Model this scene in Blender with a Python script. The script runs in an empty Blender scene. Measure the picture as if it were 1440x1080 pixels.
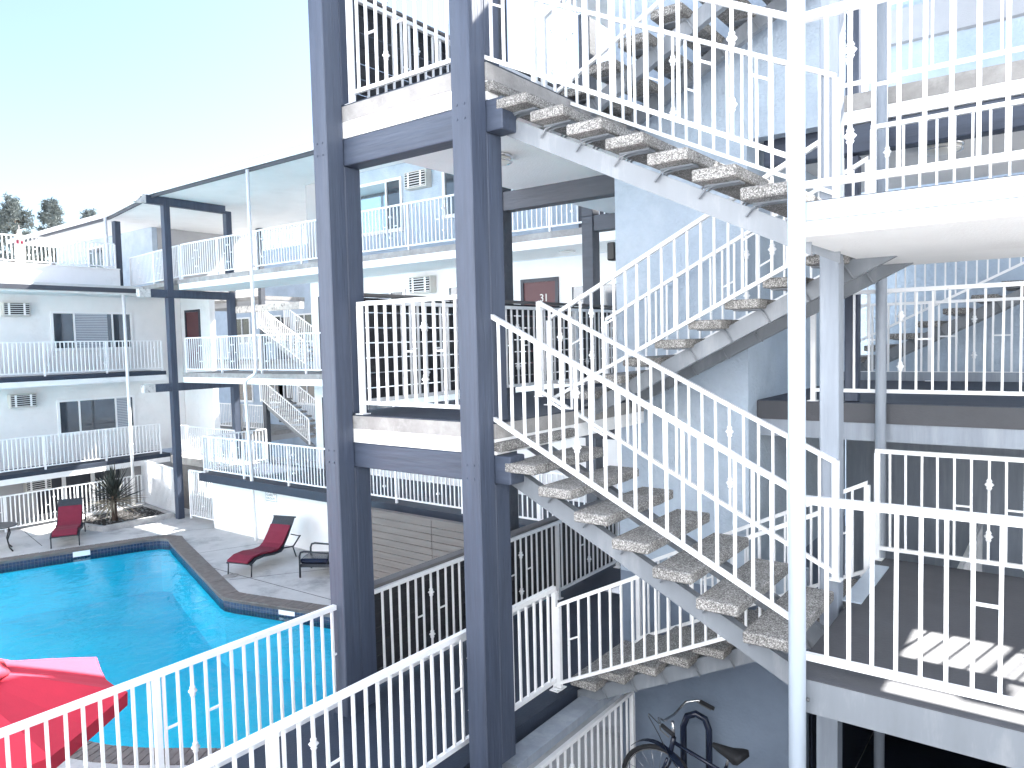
import bpy, bmesh, math, random
from mathutils import Vector, Matrix
from mathutils.geometry import tessellate_polygon
random.seed(7)
R = math.radians
SC = bpy.context.scene
COL = SC.collection

# ------------------------------------------------------------------ camera
cam_d = bpy.data.cameras.new('camera')
cam = bpy.data.objects.new('camera', cam_d)
COL.objects.link(cam)
cam_d.sensor_fit = 'HORIZONTAL'
cam_d.sensor_width = 36.0
cam_d.lens = 26.156
cam_d.clip_start = 0.05
cam_d.clip_end = 3000
rx = Vector((0.79932927, 0.60043152, -0.02355209))
uy = Vector((-0.01536431, 0.05960475, 0.9981038))
fz = Vector((-0.60069681, 0.79745173, -0.05686904))
m = Matrix.Identity(4)
for i in range(3):
    m[i][0] = rx[i]; m[i][1] = uy[i]; m[i][2] = -fz[i]
cam.matrix_world = m
SC.camera = cam

# ------------------------------------------------------------------ sky, sun, exposure
SUN_EL, SUN_AZ = R(45.0), R(77.0)          # azimuth measured from +X towards +Y
W = bpy.data.worlds.new('World'); SC.world = W
W.use_nodes = True
wn = W.node_tree.nodes; wl = W.node_tree.links
bg = wn['Background']
sky = wn.new('ShaderNodeTexSky')
sky.sky_type = 'NISHITA'
sky.sun_disc = False
sky.sun_elevation = SUN_EL
sky.sun_rotation = R(90) - SUN_AZ
sky.air_density = 1.0
sky.dust_density = 1.6
wl.new(sky.outputs['Color'], bg.inputs['Color'])
bg.inputs['Strength'].default_value = 0.05
sd = bpy.data.lights.new('sun', 'SUN')
sun = bpy.data.objects.new('sun', sd); COL.objects.link(sun)
sd.energy = 5.0
sd.angle = R(0.5)
sd.color = (1.0, 0.965, 0.91)
tosun = Vector((math.cos(SUN_EL)*math.cos(SUN_AZ), math.cos(SUN_EL)*math.sin(SUN_AZ), math.sin(SUN_EL)))
sun.rotation_euler = tosun.to_track_quat('Z', 'Y').to_euler()
sun.location = tosun*40
SC.view_settings.view_transform = 'Standard'
SC.view_settings.look = 'None'
SC.view_settings.exposure = 2.9
SC.view_settings.gamma = 1.0
SC.view_settings.use_curve_mapping = False
SC.cycles.max_bounces = 8
SC.cycles.diffuse_bounces = 5
SC.cycles.transparent_max_bounces = 12

# ------------------------------------------------------------------ materials
def mat(name, col, rough=0.7, var=0.12, scale=3.0, bump=0.0, bscale=40.0, metal=0.0,
        stretch=(1, 1, 1), dirt=None, dscale=1.2, dlo=0.55, dhi=0.75, spec=0.5, bdist=0.01):
    M = bpy.data.materials.new(name); M.use_nodes = True
    nt = M.node_tree; n = nt.nodes; l = nt.links
    b = n['Principled BSDF']
    b.inputs['Roughness'].default_value = rough
    b.inputs['Metallic'].default_value = metal
    b.inputs['Specular IOR Level'].default_value = spec
    geo = n.new('ShaderNodeNewGeometry')
    mp = n.new('ShaderNodeMapping'); mp.inputs['Scale'].default_value = stretch
    l.new(geo.outputs['Position'], mp.inputs['Vector'])
    ns = n.new('ShaderNodeTexNoise'); ns.inputs['Scale'].default_value = scale
    ns.inputs['Detail'].default_value = 6; ns.inputs['Roughness'].default_value = 0.65
    l.new(mp.outputs['Vector'], ns.inputs['Vector'])
    cr = n.new('ShaderNodeValToRGB')
    cr.color_ramp.elements[0].position = 0.3; cr.color_ramp.elements[1].position = 0.7
    lo = [max(0, c*(1-var)) for c in col]; hi = [min(1, c*(1+var)) for c in col]
    cr.color_ramp.elements[0].color = (*lo, 1); cr.color_ramp.elements[1].color = (*hi, 1)
    l.new(ns.outputs['Fac'], cr.inputs['Fac'])
    out = cr.outputs['Color']
    if dirt:
        n2 = n.new('ShaderNodeTexNoise'); n2.inputs['Scale'].default_value = dscale
        n2.inputs['Detail'].default_value = 8; n2.inputs['Roughness'].default_value = 0.7
        l.new(mp.outputs['Vector'], n2.inputs['Vector'])
        r2 = n.new('ShaderNodeMapRange')
        r2.inputs['From Min'].default_value = dlo; r2.inputs['From Max'].default_value = dhi
        l.new(n2.outputs['Fac'], r2.inputs['Value'])
        mx = n.new('ShaderNodeMix'); mx.data_type = 'RGBA'
        l.new(r2.outputs['Result'], mx.inputs['Factor'])
        l.new(out, mx.inputs['A']); mx.inputs['B'].default_value = (*dirt, 1)
        out = mx.outputs['Result']
    l.new(out, b.inputs['Base Color'])
    if bump:
        nb = n.new('ShaderNodeTexNoise'); nb.inputs['Scale'].default_value = bscale
        nb.inputs['Detail'].default_value = 4
        l.new(mp.outputs['Vector'], nb.inputs['Vector'])
        bp = n.new('ShaderNodeBump'); bp.inputs['Strength'].default_value = bump
        bp.inputs['Distance'].default_value = bdist
        l.new(nb.outputs['Fac'], bp.inputs['Height'])
        l.new(bp.outputs['Normal'], b.inputs['Normal'])
    return M

M = {}
M['white_paint'] = mat('white_metal_paint', (0.84, 0.85, 0.86), 0.35, 0.04, 8, 0.15, 120, dirt=(0.55, 0.50, 0.44), dscale=14, dlo=0.66, dhi=0.74)
M['stucco'] = mat('white_stucco', (0.78, 0.78, 0.78), 0.9, 0.04, 1.5, 0.5, 60, dirt=(0.62, 0.61, 0.6), dscale=0.9, dlo=0.58, dhi=0.85)
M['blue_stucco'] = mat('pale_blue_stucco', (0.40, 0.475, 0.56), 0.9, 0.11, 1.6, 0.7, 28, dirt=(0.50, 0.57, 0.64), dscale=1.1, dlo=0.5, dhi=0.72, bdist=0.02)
M['bounce_wall'] = mat('pale_blue_bounce_wall', (0.68, 0.71, 0.755), 0.9, 0.05, 1.2, 0.5, 60)
M['wall_foot_shade'] = mat('slate_blue_painted_shade', (0.17, 0.215, 0.285), 0.85, 0.10, 1.6, 0.5, 28, dirt=(0.20, 0.25, 0.32), dscale=1.1, dlo=0.5, dhi=0.75, bdist=0.015)  # shade at the wall foot put into the colour, not a separate paint
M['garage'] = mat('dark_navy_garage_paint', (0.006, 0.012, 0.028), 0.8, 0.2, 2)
M['ceiling'] = mat('white_soffit_stucco', (0.88, 0.88, 0.87), 0.9, 0.03, 1.5, 0.6, 45, dirt=(0.78, 0.77, 0.75), dscale=0.8, dlo=0.55, dhi=0.8)
M['grey_stucco'] = mat('grey_stucco', (0.40, 0.40, 0.41), 0.9, 0.06, 1.2, 0.5, 60)
M['post'] = mat('blue_grey_timber_paint', (0.047, 0.061, 0.095), 0.55, 0.22, 14, 0.6, 30, stretch=(1, 1, 0.09), dirt=(0.068, 0.085, 0.120), dscale=3, dlo=0.5, dhi=0.75)
M['beam'] = mat('blue_grey_beam_paint', (0.046, 0.060, 0.093), 0.55, 0.22, 14, 0.6, 30, stretch=(0.09, 1, 1), dirt=(0.068, 0.085, 0.120), dscale=3, dlo=0.5, dhi=0.75)
M['grey_beam'] = mat('dark_grey_timber_paint', (0.072, 0.080, 0.098), 0.6, 0.15, 12, 0.5, 30, stretch=(0.1, 1, 1))
M['light_post'] = mat('grey_painted_timber', (0.25, 0.285, 0.335), 0.5, 0.12, 10, 0.4, 30, stretch=(1, 1, 0.1), dirt=(0.33, 0.365, 0.41), dscale=4, dlo=0.5, dhi=0.7)
M['pole'] = mat('pale_blue_grey_pole_paint', (0.44, 0.51, 0.59), 0.4, 0.06, 6, 0.15, 30, stretch=(1, 1, 0.2))
M['concrete'] = mat('bare_concrete_edge', (0.30, 0.29, 0.28), 0.9, 0.18, 5, 0.6, 50, dirt=(0.42, 0.41, 0.40), dscale=3, dlo=0.5, dhi=0.7)
M['deck'] = mat('pool_deck_concrete', (0.50, 0.495, 0.49), 0.85, 0.12, 1.5, 0.4, 40, dirt=(0.20, 0.20, 0.21), dscale=0.7, dlo=0.5, dhi=0.70)
M['navy_floor'] = mat('navy_deck_coating', (0.024, 0.034, 0.056), 0.6, 0.15, 2, 0.35, 60, dirt=(0.036, 0.048, 0.072), dscale=1.1, dlo=0.55, dhi=0.8)
M['grey_floor'] = mat('grey_deck_coating', (0.075, 0.078, 0.088), 0.75, 0.12, 2, 0.3, 50, dirt=(0.065, 0.068, 0.078), dscale=1.4, dlo=0.52, dhi=0.7)
M['steel'] = mat('grey_painted_stringer_steel', (0.19, 0.21, 0.235), 0.4, 0.1, 5, 0.1, 30, stretch=(1, 1, 0.2), dirt=(0.27, 0.285, 0.305), dscale=5, dlo=0.52, dhi=0.72)
M['dark_steel'] = mat('dark_bracket_steel', (0.09, 0.095, 0.10), 0.5, 0.2, 8)
M['board'] = mat('black_screen_board', (0.022, 0.023, 0.028), 0.6, 0.25, 10, 0.4, 30, stretch=(1, 0.1, 1))
M['brown_board'] = mat('grey_brown_composite_board', (0.155, 0.135, 0.125), 0.7, 0.15, 10, 0.4, 40, stretch=(0.1, 1, 1))
M['cap'] = mat('weathered_cap_board', (0.12, 0.115, 0.115), 0.75, 0.2, 9, 0.4, 40, stretch=(1, 0.1, 1))
M['red'] = mat('red_fabric', (0.17, 0.012, 0.034), 0.85, 0.10, 6, 0.3, 90)
M['umbrella'] = mat('scarlet_canvas', (0.56, 0.024, 0.055), 0.8, 0.06, 3, 0.15, 60)
M['wicker'] = mat('dark_wicker', (0.020, 0.026, 0.036), 0.5, 0.4, 60, 0.8, 120)
M['black'] = mat('black_plastic', (0.012, 0.013, 0.016), 0.4, 0.2, 6)
M['rubber'] = mat('black_rubber', (0.014, 0.015, 0.018), 0.75, 0.2, 20)
M['chrome'] = mat('brushed_chrome', (0.7, 0.71, 0.72), 0.2, 0.03, 10, metal=1.0)
M['bike'] = mat('navy_bicycle_paint', (0.012, 0.018, 0.04), 0.25, 0.1, 6)
M['red_door'] = mat('dark_red_door_paint', (0.095, 0.030, 0.035), 0.5, 0.1, 4)
M['dark_door'] = mat('dark_door_paint', (0.035, 0.04, 0.055), 0.5, 0.1, 4)
M['frame'] = mat('white_window_frame', (0.80, 0.81, 0.82), 0.4, 0.02, 4)
M['blind'] = mat('grey_window_blind', (0.42, 0.45, 0.50), 0.7, 0.05, 4)
M['ac'] = mat('air_conditioner_case', (0.55, 0.54, 0.50), 0.5, 0.06, 6)
M['coping'] = mat('brown_grey_coping_brick', (0.17, 0.15, 0.14), 0.85, 0.22, 7, 0.5, 40)
M['grout'] = mat('pale_grout', (0.16, 0.16, 0.165), 0.9, 0.1, 8)
M['tile'] = mat('dark_blue_waterline_tile', (0.035, 0.05, 0.10), 0.25, 0.5, 14)
M['pool'] = mat('pool_plaster', (0.13, 0.84, 0.98), 0.8, 0.10, 0.5)
M['soil'] = mat('dark_soil', (0.03, 0.028, 0.027), 0.95, 0.4, 12, 0.8, 30)
M['leaf'] = mat('yucca_leaf', (0.042, 0.048, 0.042), 0.5, 0.35, 9)
M['dry_leaf'] = mat('dry_yucca_leaf', (0.28, 0.25, 0.19), 0.7, 0.3, 9)
M['pine'] = mat('pine_needles', (0.16, 0.185, 0.18), 0.7, 0.5, 1.5)
M['bark'] = mat('pine_bark', (0.12, 0.09, 0.07), 0.9, 0.3, 4, 0.6, 10)
M['lamp'] = mat('frosted_lamp_glass', (0.75, 0.74, 0.70), 0.3, 0.02, 4)
M['gutter'] = mat('dark_gutter', (0.055, 0.06, 0.075), 0.5, 0.1, 6)
M['roofing'] = mat('pale_roof_membrane', (0.55, 0.55, 0.54), 0.9, 0.08, 2, 0.4, 30)
M['sign'] = mat('white_sign_plate', (0.78, 0.79, 0.80), 0.5, 0.02, 4)
M['ink'] = mat('dark_sign_ink', (0.03, 0.03, 0.035), 0.6, 0.05, 4)
M['brass'] = mat('pale_door_number', (0.75, 0.74, 0.70), 0.4, 0.03, 4)
M['beige'] = mat('closed_umbrella_canvas', (0.55, 0.50, 0.46), 0.85, 0.1, 5)
M['ground'] = mat('distant_ground', (0.20, 0.19, 0.17), 0.95, 0.15, 0.2)
M['joint'] = mat('concrete_joint', (0.06, 0.06, 0.065), 0.95, 0.15, 6)
M['old_wood'] = mat('peeling_white_beam_end', (0.58, 0.57, 0.55), 0.8, 0.2, 8, 0.5, 30, dirt=(0.2, 0.2, 0.2), dscale=9, dlo=0.55, dhi=0.6)

M['film'] = mat('reflective_window_film', (0.55, 0.66, 0.72), 0.04, 0.03, 0.6, metal=0.85)
def glass_mat(name, col, rough=0.05):
    g = mat(name, col, rough, 0.25, 0.6)
    g.node_tree.nodes['Principled BSDF'].inputs['IOR'].default_value = 2.0
    return g
M['glass'] = glass_mat('dark_window_glass', (0.05, 0.06, 0.075))

def tread_mat():
    T = bpy.data.materials.new('exposed_aggregate_concrete'); T.use_nodes = True
    n = T.node_tree.nodes; l = T.node_tree.links; b = n['Principled BSDF']
    b.inputs['Roughness'].default_value = 0.9
    geo = n.new('ShaderNodeNewGeometry')
    v = n.new('ShaderNodeTexVoronoi'); v.inputs['Scale'].default_value = 150
    l.new(geo.outputs['Position'], v.inputs['Vector'])
    sep = n.new('ShaderNodeSeparateColor'); l.new(v.outputs['Color'], sep.inputs['Color'])
    cr = n.new('ShaderNodeValToRGB'); e = cr.color_ramp.elements
    e[0].position = 0.0; e[0].color = (0.075, 0.073, 0.07, 1)
    e[1].position = 1.0; e[1].color = (0.50, 0.49, 0.475, 1)
    a = e.new(0.4); a.color = (0.185, 0.18, 0.172, 1)
    a = e.new(0.75); a.color = (0.30, 0.292, 0.28, 1)
    l.new(sep.outputs['Red'], cr.inputs['Fac'])
    n2 = n.new('ShaderNodeTexNoise'); n2.inputs['Scale'].default_value = 4; n2.inputs['Detail'].default_value = 5
    l.new(geo.outputs['Position'], n2.inputs['Vector'])
    mr = n.new('ShaderNodeMapRange'); mr.inputs['From Min'].default_value = 0.3; mr.inputs['From Max'].default_value = 0.7
    mr.inputs['To Min'].default_value = 0.75; mr.inputs['To Max'].default_value = 1.15
    l.new(n2.outputs['Fac'], mr.inputs['Value'])
    mx = n.new('ShaderNodeMix'); mx.data_type = 'RGBA'; mx.blend_type = 'MULTIPLY'; mx.inputs['Factor'].default_value = 1
    l.new(cr.outputs['Color'], mx.inputs['A']); l.new(mr.outputs['Result'], mx.inputs['B'])
    l.new(mx.outputs['Result'], b.inputs['Base Color'])
    bp = n.new('ShaderNodeBump'); bp.inputs['Strength'].default_value = 0.35; bp.inputs['Distance'].default_value = 0.003
    l.new(v.outputs['Distance'], bp.inputs['Height']); bp.invert = True
    l.new(bp.outputs['Normal'], b.inputs['Normal'])
    return T
M['tread'] = tread_mat()

def water_mat():
    T = bpy.data.materials.new('pool_water'); T.use_nodes = True
    n = T.node_tree.nodes; l = T.node_tree.links
    n.remove(n['Principled BSDF']); out = n['Material Output']
    geo = n.new('ShaderNodeNewGeometry')
    mp = n.new('ShaderNodeMapping'); mp.inputs['Scale'].default_value = (1.0, 1.0, 1.0)
    l.new(geo.outputs['Position'], mp.inputs['Vector'])
    n1 = n.new('ShaderNodeTexNoise'); n1.inputs['Scale'].default_value = 1.6; n1.inputs['Detail'].default_value = 3
    n1.inputs['Distortion'].default_value = 0.8
    n2 = n.new('ShaderNodeTexNoise'); n2.inputs['Scale'].default_value = 7.0; n2.inputs['Detail'].default_value = 3
    for q in (n1, n2): l.new(mp.outputs['Vector'], q.inputs['Vector'])
    ad = n.new('ShaderNodeMath'); ad.operation = 'MULTIPLY_ADD'; ad.inputs[1].default_value = 0.22
    l.new(n2.outputs['Fac'], ad.inputs[0]); l.new(n1.outputs['Fac'], ad.inputs[2])
    bp = n.new('ShaderNodeBump'); bp.inputs['Strength'].default_value = 0.15; bp.inputs['Distance'].default_value = 0.25
    l.new(ad.outputs['Value'], bp.inputs['Height'])
    fr = n.new('ShaderNodeFresnel'); fr.inputs['IOR'].default_value = 1.33
    l.new(bp.outputs['Normal'], fr.inputs['Normal'])
    gl = n.new('ShaderNodeBsdfGlossy'); gl.inputs['Roughness'].default_value = 0.02
    l.new(bp.outputs['Normal'], gl.inputs['Normal'])
    rf = n.new('ShaderNodeBsdfTransparent'); rf.inputs['Color'].default_value = (0.33, 0.94, 1.0, 1)
    mx = n.new('ShaderNodeMixShader')
    l.new(fr.outputs['Fac'], mx.inputs[0]); l.new(rf.outputs['BSDF'], mx.inputs[1]); l.new(gl.outputs['BSDF'], mx.inputs[2])
    l.new(mx.outputs['Shader'], out.inputs['Surface'])
    return T
M['water'] = water_mat()

# ------------------------------------------------------------------ helpers
class MB:
    def __init__(self):
        self.bm = bmesh.new()
    def box(self, x0, x1, y0, y1, z0, z1, bev=0.0):
        bm = self.bm if not bev else bmesh.new()
        v = [bm.verts.new((x, y, z)) for x in (x0, x1) for y in (y0, y1) for z in (z0, z1)]
        for f in ((0, 1, 3, 2), (4, 6, 7, 5), (0, 4, 5, 1), (2, 3, 7, 6), (0, 2, 6, 4), (1, 5, 7, 3)):
            bm.faces.new([v[i] for i in f])
        if bev: self._bev(bm, bev)
        return self
    def _bev(self, bm, bev, seg=1):
        bmesh.ops.bevel(bm, geom=bm.edges[:], offset=bev, segments=seg, affect='EDGES', profile=0.5)
        me = bpy.data.meshes.new('t'); bm.to_mesh(me); bm.free()
        self.bm.from_mesh(me); bpy.data.meshes.remove(me)
    def bar(self, p0, p1, w, h, up=(0, 0, 1), bev=0.0):
        """rectangular bar from p0 to p1, w across (horizontal), h along up"""
        p0, p1 = Vector(p0), Vector(p1); d = (p1-p0).normalized(); u = Vector(up)
        s = d.cross(u)
        if s.length < 1e-5: s = d.cross(Vector((0, 1, 0)))
        s.normalize(); u2 = s.cross(d).normalized()
        bm = self.bm if not bev else bmesh.new()
        a = []
        for p in (p0, p1):
            for i, j in ((-1, -1), (1, -1), (1, 1), (-1, 1)):
                a.append(bm.verts.new(p + s*(i*w/2) + u2*(j*h/2)))
        for f in ((3, 2, 1, 0), (4, 5, 6, 7), (0, 1, 5, 4), (1, 2, 6, 5), (2, 3, 7, 6), (3, 0, 4, 7)):
            bm.faces.new([a[i] for i in f])
        if bev: self._bev(bm, bev)
        return self
    def vbar(self, p0, p1, w, h):
        """bar with plumb-cut ends (for sloped rails along X)"""
        bm = self.bm; a = []
        p0, p1 = Vector(p0), Vector(p1); d = (p1-p0); d.z = 0; d.normalize(); s = Vector((-d.y, d.x, 0))
        for p in (p0, p1):
            for i, j in ((1, -1), (-1, -1), (-1, 1), (1, 1)):
                a.append(bm.verts.new(p + s*(i*w/2) + Vector((0, 0, j*h/2))))
        for f in ((3, 2, 1, 0), (4, 5, 6, 7), (0, 1, 5, 4), (1, 2, 6, 5), (2, 3, 7, 6), (3, 0, 4, 7)):
            bm.faces.new([a[i] for i in f])
        return self
    def tube(self, pts, r, seg=8, cap=True, closed=False):
        bm = self.bm; pts = [Vector(p) for p in pts]; n = len(pts); rings = []
        rs = r if isinstance(r, (list, tuple)) else [r]*n
        prev = None
        for i, p in enumerate(pts):
            if closed: d = pts[(i+1) % n]-pts[i-1]
            else: d = pts[min(i+1, n-1)]-pts[max(i-1, 0)]
            d.normalize()
            if prev is None:
                a = Vector((0, 0, 1)) if abs(d.z) < 0.9 else Vector((1, 0, 0))
                u = d.cross(a).normalized()
            else:
                u = (prev - d*prev.dot(d)).normalized()
            prev = u; w = d.cross(u)
            rings.append([bm.verts.new(p + (u*math.cos(t)+w*math.sin(t))*rs[i]) for t in [2*math.pi*k/seg for k in range(seg)]])
        for i in range(n if closed else n-1):
            A, B = rings[i], rings[(i+1) % n]
            for k in range(seg):
                f = bm.faces.new((A[k], A[(k+1) % seg], B[(k+1) % seg], B[k])); f.smooth = True
        if cap and not closed:
            bm.faces.new(rings[0][::-1]); bm.faces.new(rings[-1])
        return self
    def prism(self, xy, z0, z1):
        bm = self.bm
        a = [bm.verts.new((x, y, z0)) for x, y in xy]; b = [bm.verts.new((x, y, z1)) for x, y in xy]
        n = len(xy)
        bm.faces.new(a[::-1]); bm.faces.new(b)
        for i in range(n): bm.faces.new((a[i], a[(i+1) % n], b[(i+1) % n], b[i]))
        return self
    def prism_y(self, xz, y0, y1):
        bm = self.bm
        a = [bm.verts.new((x, y0, z)) for x, z in xz]; b = [bm.verts.new((x, y1, z)) for x, z in xz]
        n = len(xz)
        bm.faces.new(a[::-1]); bm.faces.new(b)
        for i in range(n): bm.faces.new((a[i], a[(i+1) % n], b[(i+1) % n], b[i]))
        return self
    def lathe(self, c, prof, seg=16):
        bm = self.bm; rings = []
        for r, z in prof:
            rings.append([bm.verts.new((c[0]+r*math.cos(2*math.pi*k/seg), c[1]+r*math.sin(2*math.pi*k/seg), c[2]+z)) for k in range(seg)])
        for A, B in zip(rings, rings[1:]):
            for k in range(seg):
                f = bm.faces.new((A[k], A[(k+1) % seg], B[(k+1) % seg], B[k])); f.smooth = True
        bm.faces.new(rings[0][::-1]); bm.faces.new(rings[-1])
        return self
    def face(self, pts):
        self.bm.faces.new([self.bm.verts.new(p) for p in pts]); return self
    def mesh(self, name, up=False):
        bmesh.ops.recalc_face_normals(self.bm, faces=self.bm.faces[:])
        if up:
            bad = [f for f in self.bm.faces if f.normal.z < 0]
            if bad: bmesh.ops.reverse_faces(self.bm, faces=bad)
        me = bpy.data.meshes.new(name); self.bm.to_mesh(me); self.bm.free(); return me
    def build(self, name, material, parent=None, loc=(0, 0, 0), up=False):
        me = self.mesh(name, up); me.materials.append(M[material] if isinstance(material, str) else material)
        return link(name, me, parent, loc)

def text_mesh(name, body, size, extrude, material, parent, loc, align='LEFT'):
    c = bpy.data.curves.new(name, 'FONT'); c.body = body; c.size = size; c.extrude = extrude; c.align_x = align
    t = bpy.data.objects.new(name, c)
    me = bpy.data.meshes.new_from_object(t); me.name = name
    bpy.data.objects.remove(t); bpy.data.curves.remove(c)
    me.materials.clear(); me.materials.append(M[material])
    return link(name, me, parent, loc, (R(90), 0, 0))
def link(name, me, parent=None, loc=(0, 0, 0), rot=None):
    o = bpy.data.objects.new(name, me); COL.objects.link(o)
    if parent is not None: o.parent = parent
    o.location = loc
    if rot: o.rotation_euler = rot
    return o
def tag(o, label, cat, group=None):
    o['label'] = label; o['category'] = cat
    if group: o['group'] = group
    return o
def thing(name, label, cat, loc=(0, 0, 0), group=None, rz=0):
    o = bpy.data.objects.new(name, None); COL.objects.link(o)
    o.location = loc; o.rotation_euler = (0, 0, rz); o.empty_display_size = 0.2
    return tag(o, label, cat, group)
def structure(o):
    o['kind'] = 'structure'; return o
def stuff(o):
    o['kind'] = 'stuff'; return o

L1, L2, L3, L4 = -3.523, -0.653, 2.217, 5.087
I0, I1, I2 = -2.09, 0.78, 3.65
G = -5.25

# ------------------------------------------------------------------ ground, pool
POOL = [(-24.0, -1.0), (-22.9, 2.5), (-21.6, 6.9), (-20.45, 10.1), (-20.25, 10.4), (-19.95, 10.5), (-19.43, 10.3), (-14.5, 8.68), (-14.25, 8.62),
        (-13.95, 8.66), (-11.58, 9.23), (-9.6, 9.4), (-8.2, 8.6), (-7.6, 7.3), (-7.75, 6.1), (-8.3, 5.5), (-8.97, 5.1), (-9.67, 4.62),
        (-10.1, 4.4), (-10.54, 4.24), (-11.6, 3.9), (-13.2, 2.9), (-15.0, 1.0), (-17.0, -1.0), (-20.0, -2.2)]
def offset_poly(poly, d):
    n = len(poly); out = []
    for i in range(n):
        p0, p1, p2 = Vector(poly[i-1]), Vector(poly[i]), Vector(poly[(i+1) % n])
        a = (p1-p0).normalized(); b = (p2-p1).normalized()
        na, nb = Vector((a.y, -a.x)), Vector((b.y, -b.x))
        k = (na+nb).normalized(); s = d/max(0.5, k.dot(na))
        out.append((p1.x+k.x*s, p1.y+k.y*s))
    return out
area = sum(POOL[i-1][0]*POOL[i][1]-POOL[i][0]*POOL[i-1][1] for i in range(len(POOL)))
if area < 0: POOL.reverse()
COPE = offset_poly(POOL, 0.36)

def sheet_with_hole(name, outer, hole, z, material):
    o3 = [Vector((x, y, 0)) for x, y in outer]; h3 = [Vector((x, y, 0)) for x, y in hole]
    tr = tessellate_polygon([o3, h3]); allv = o3+h3
    mb = MB(); vs = [mb.bm.verts.new((v.x, v.y, z)) for v in allv]
    for t in tr:
        try: mb.bm.faces.new([vs[i] for i in t])
        except ValueError: pass
    me = bpy.data.meshes.new(name)
    bmesh.ops.recalc_face_normals(mb.bm, faces=mb.bm.faces[:])
    if mb.bm.faces and sum(f.normal.z for f in mb.bm.faces) < 0:
        bmesh.ops.reverse_faces(mb.bm, faces=mb.bm.faces[:])
    mb.bm.to_mesh(me); mb.bm.free(); me.materials.append(M[material])
    return link(name, me)
structure(sheet_with_hole('pool_deck', [(-60, -40), (40, -40), (40, 60), (-60, 60)], offset_poly(POOL, 0.34), G, 'deck'))
gm = MB()
big = 1500
for x0, x1, y0, y1 in ((-big, -60, -big, big), (40, big, -big, big), (-60, 40, -big, -40), (-60, 40, 60, big)):
    gm.face([(x0, y0, G-0.01), (x1, y0, G-0.01), (x1, y1, G-0.01), (x0, y1, G-0.01)])
structure(gm.build('ground', 'ground', up=True))

pool = thing('swimming_pool', 'blue swimming pool with brick coping and a dark tile waterline', 'pool', (-15, 4, G))
off = Vector((15, -4, -G))
def P3(x, y, z): return (x+15, y-4, z-G)
mb = MB(); n = len(POOL)
for i in range(n):
    a, b = POOL[i-1], POOL[i]
    mb.face([P3(*a, G-0.305), P3(*b, G-0.305), P3(*b, G-1.5), P3(*a, G-1.5)])
mb.bm.faces.new([mb.bm.verts.new(P3(x, y, G-1.5)) for x, y in POOL])
mb.build('basin', 'pool', pool)
# waterline tiles, one ring of small tiles joined
mb = MB(); mb2 = MB(); tiles = MB()
inn = POOL; deep = offset_poly(POOL, 0.02)
for i in range(n):
    a, b = Vector(inn[i-1]), Vector(inn[i]); d = b-a; L = d.length; d.normalize(); nrm = Vector((-d.y, d.x))
    k = max(1, int(L/0.078)); s = L/k
    for j in range(k):
        p = a+d*(s*j+0.003); q = a+d*(s*(j+1)-0.003)
        o1 = nrm*(0.010+random.uniform(0, 0.003))
        for za_, zb_ in ((0.060, 0.132), (0.138, 0.21), (0.216, 0.29)):
            tiles.face([P3(p.x+o1.x, p.y+o1.y, G-za_), P3(q.x+o1.x, q.y+o1.y, G-za_), P3(q.x+o1.x, q.y+o1.y, G-zb_), P3(p.x+o1.x, p.y+o1.y, G-zb_)])
    mb2.face([P3(a.x, a.y, G), P3(b.x, b.y, G), P3(b.x, b.y, G-0.31), P3(a.x, a.y, G-0.31)])
mb2.build('grout_band', 'grout', pool)
stuff(tiles.build('waterline_tiles', 'tile', pool))
# coping bricks
mb = MB(); ring = MB()
out = offset_poly(POOL, 0.35)
inn2 = offset_poly(POOL, -0.03)
for i in range(n):
    ring.face([P3(*inn2[i-1], G-0.012), P3(*inn2[i], G-0.012), P3(*out[i], G-0.012), P3(*out[i-1], G-0.012)])
    ring.face([P3(*inn2[i-1], G-0.012), P3(*inn2[i], G-0.012), P3(*inn2[i], G-0.06), P3(*inn2[i-1], G-0.06)])
ring.build('coping_mortar', 'grout', pool)
nb = 0
for i in range(n):
    a, b = Vector(inn2[i-1]), Vector(inn2[i]); A, B = Vector(out[i-1]), Vector(out[i])
    L = (b-a).length; k = max(1, int(round(L/0.115)))
    for j in range(k):
        t0, t1 = (j+0.05)/k, (j+0.95)/k
        q = [a.lerp(b, t0), a.lerp(b, t1), A.lerp(B, t1), A.lerp(B, t0)]
        z1 = G+0.012+random.uniform(-0.002, 0.003)
        c = sum(q, Vector((0, 0)))/4
        near = c.x > -13.2 and c.y < 6 and nb < 110
        tgt = MB() if near else mb
        lo = [tgt.bm.verts.new(P3(p.x, p.y, G-0.055)) for p in q]; hi = [tgt.bm.verts.new(P3(p.x, p.y, z1)) for p in q]
        tgt.bm.faces.new(hi)
        for e in range(4): tgt.bm.faces.new((lo[e], lo[(e+1) % 4], hi[(e+1) % 4], hi[e]))
        if near: tgt.build('coping_brick', 'coping', pool); nb += 1
stuff(mb.build('coping_bricks', 'coping', pool))
mb = MB(); mb.bm.faces.new([mb.bm.verts.new(P3(x, y, G-0.19)) for x, y in offset_poly(POOL, -0.012)])
w = mb.build('pool_water', 'water', pool, up=True)
for lx, ly, t in ((-20.9, 8.6, 0), (-12.9, 8.95, 1)):
    pass
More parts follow.
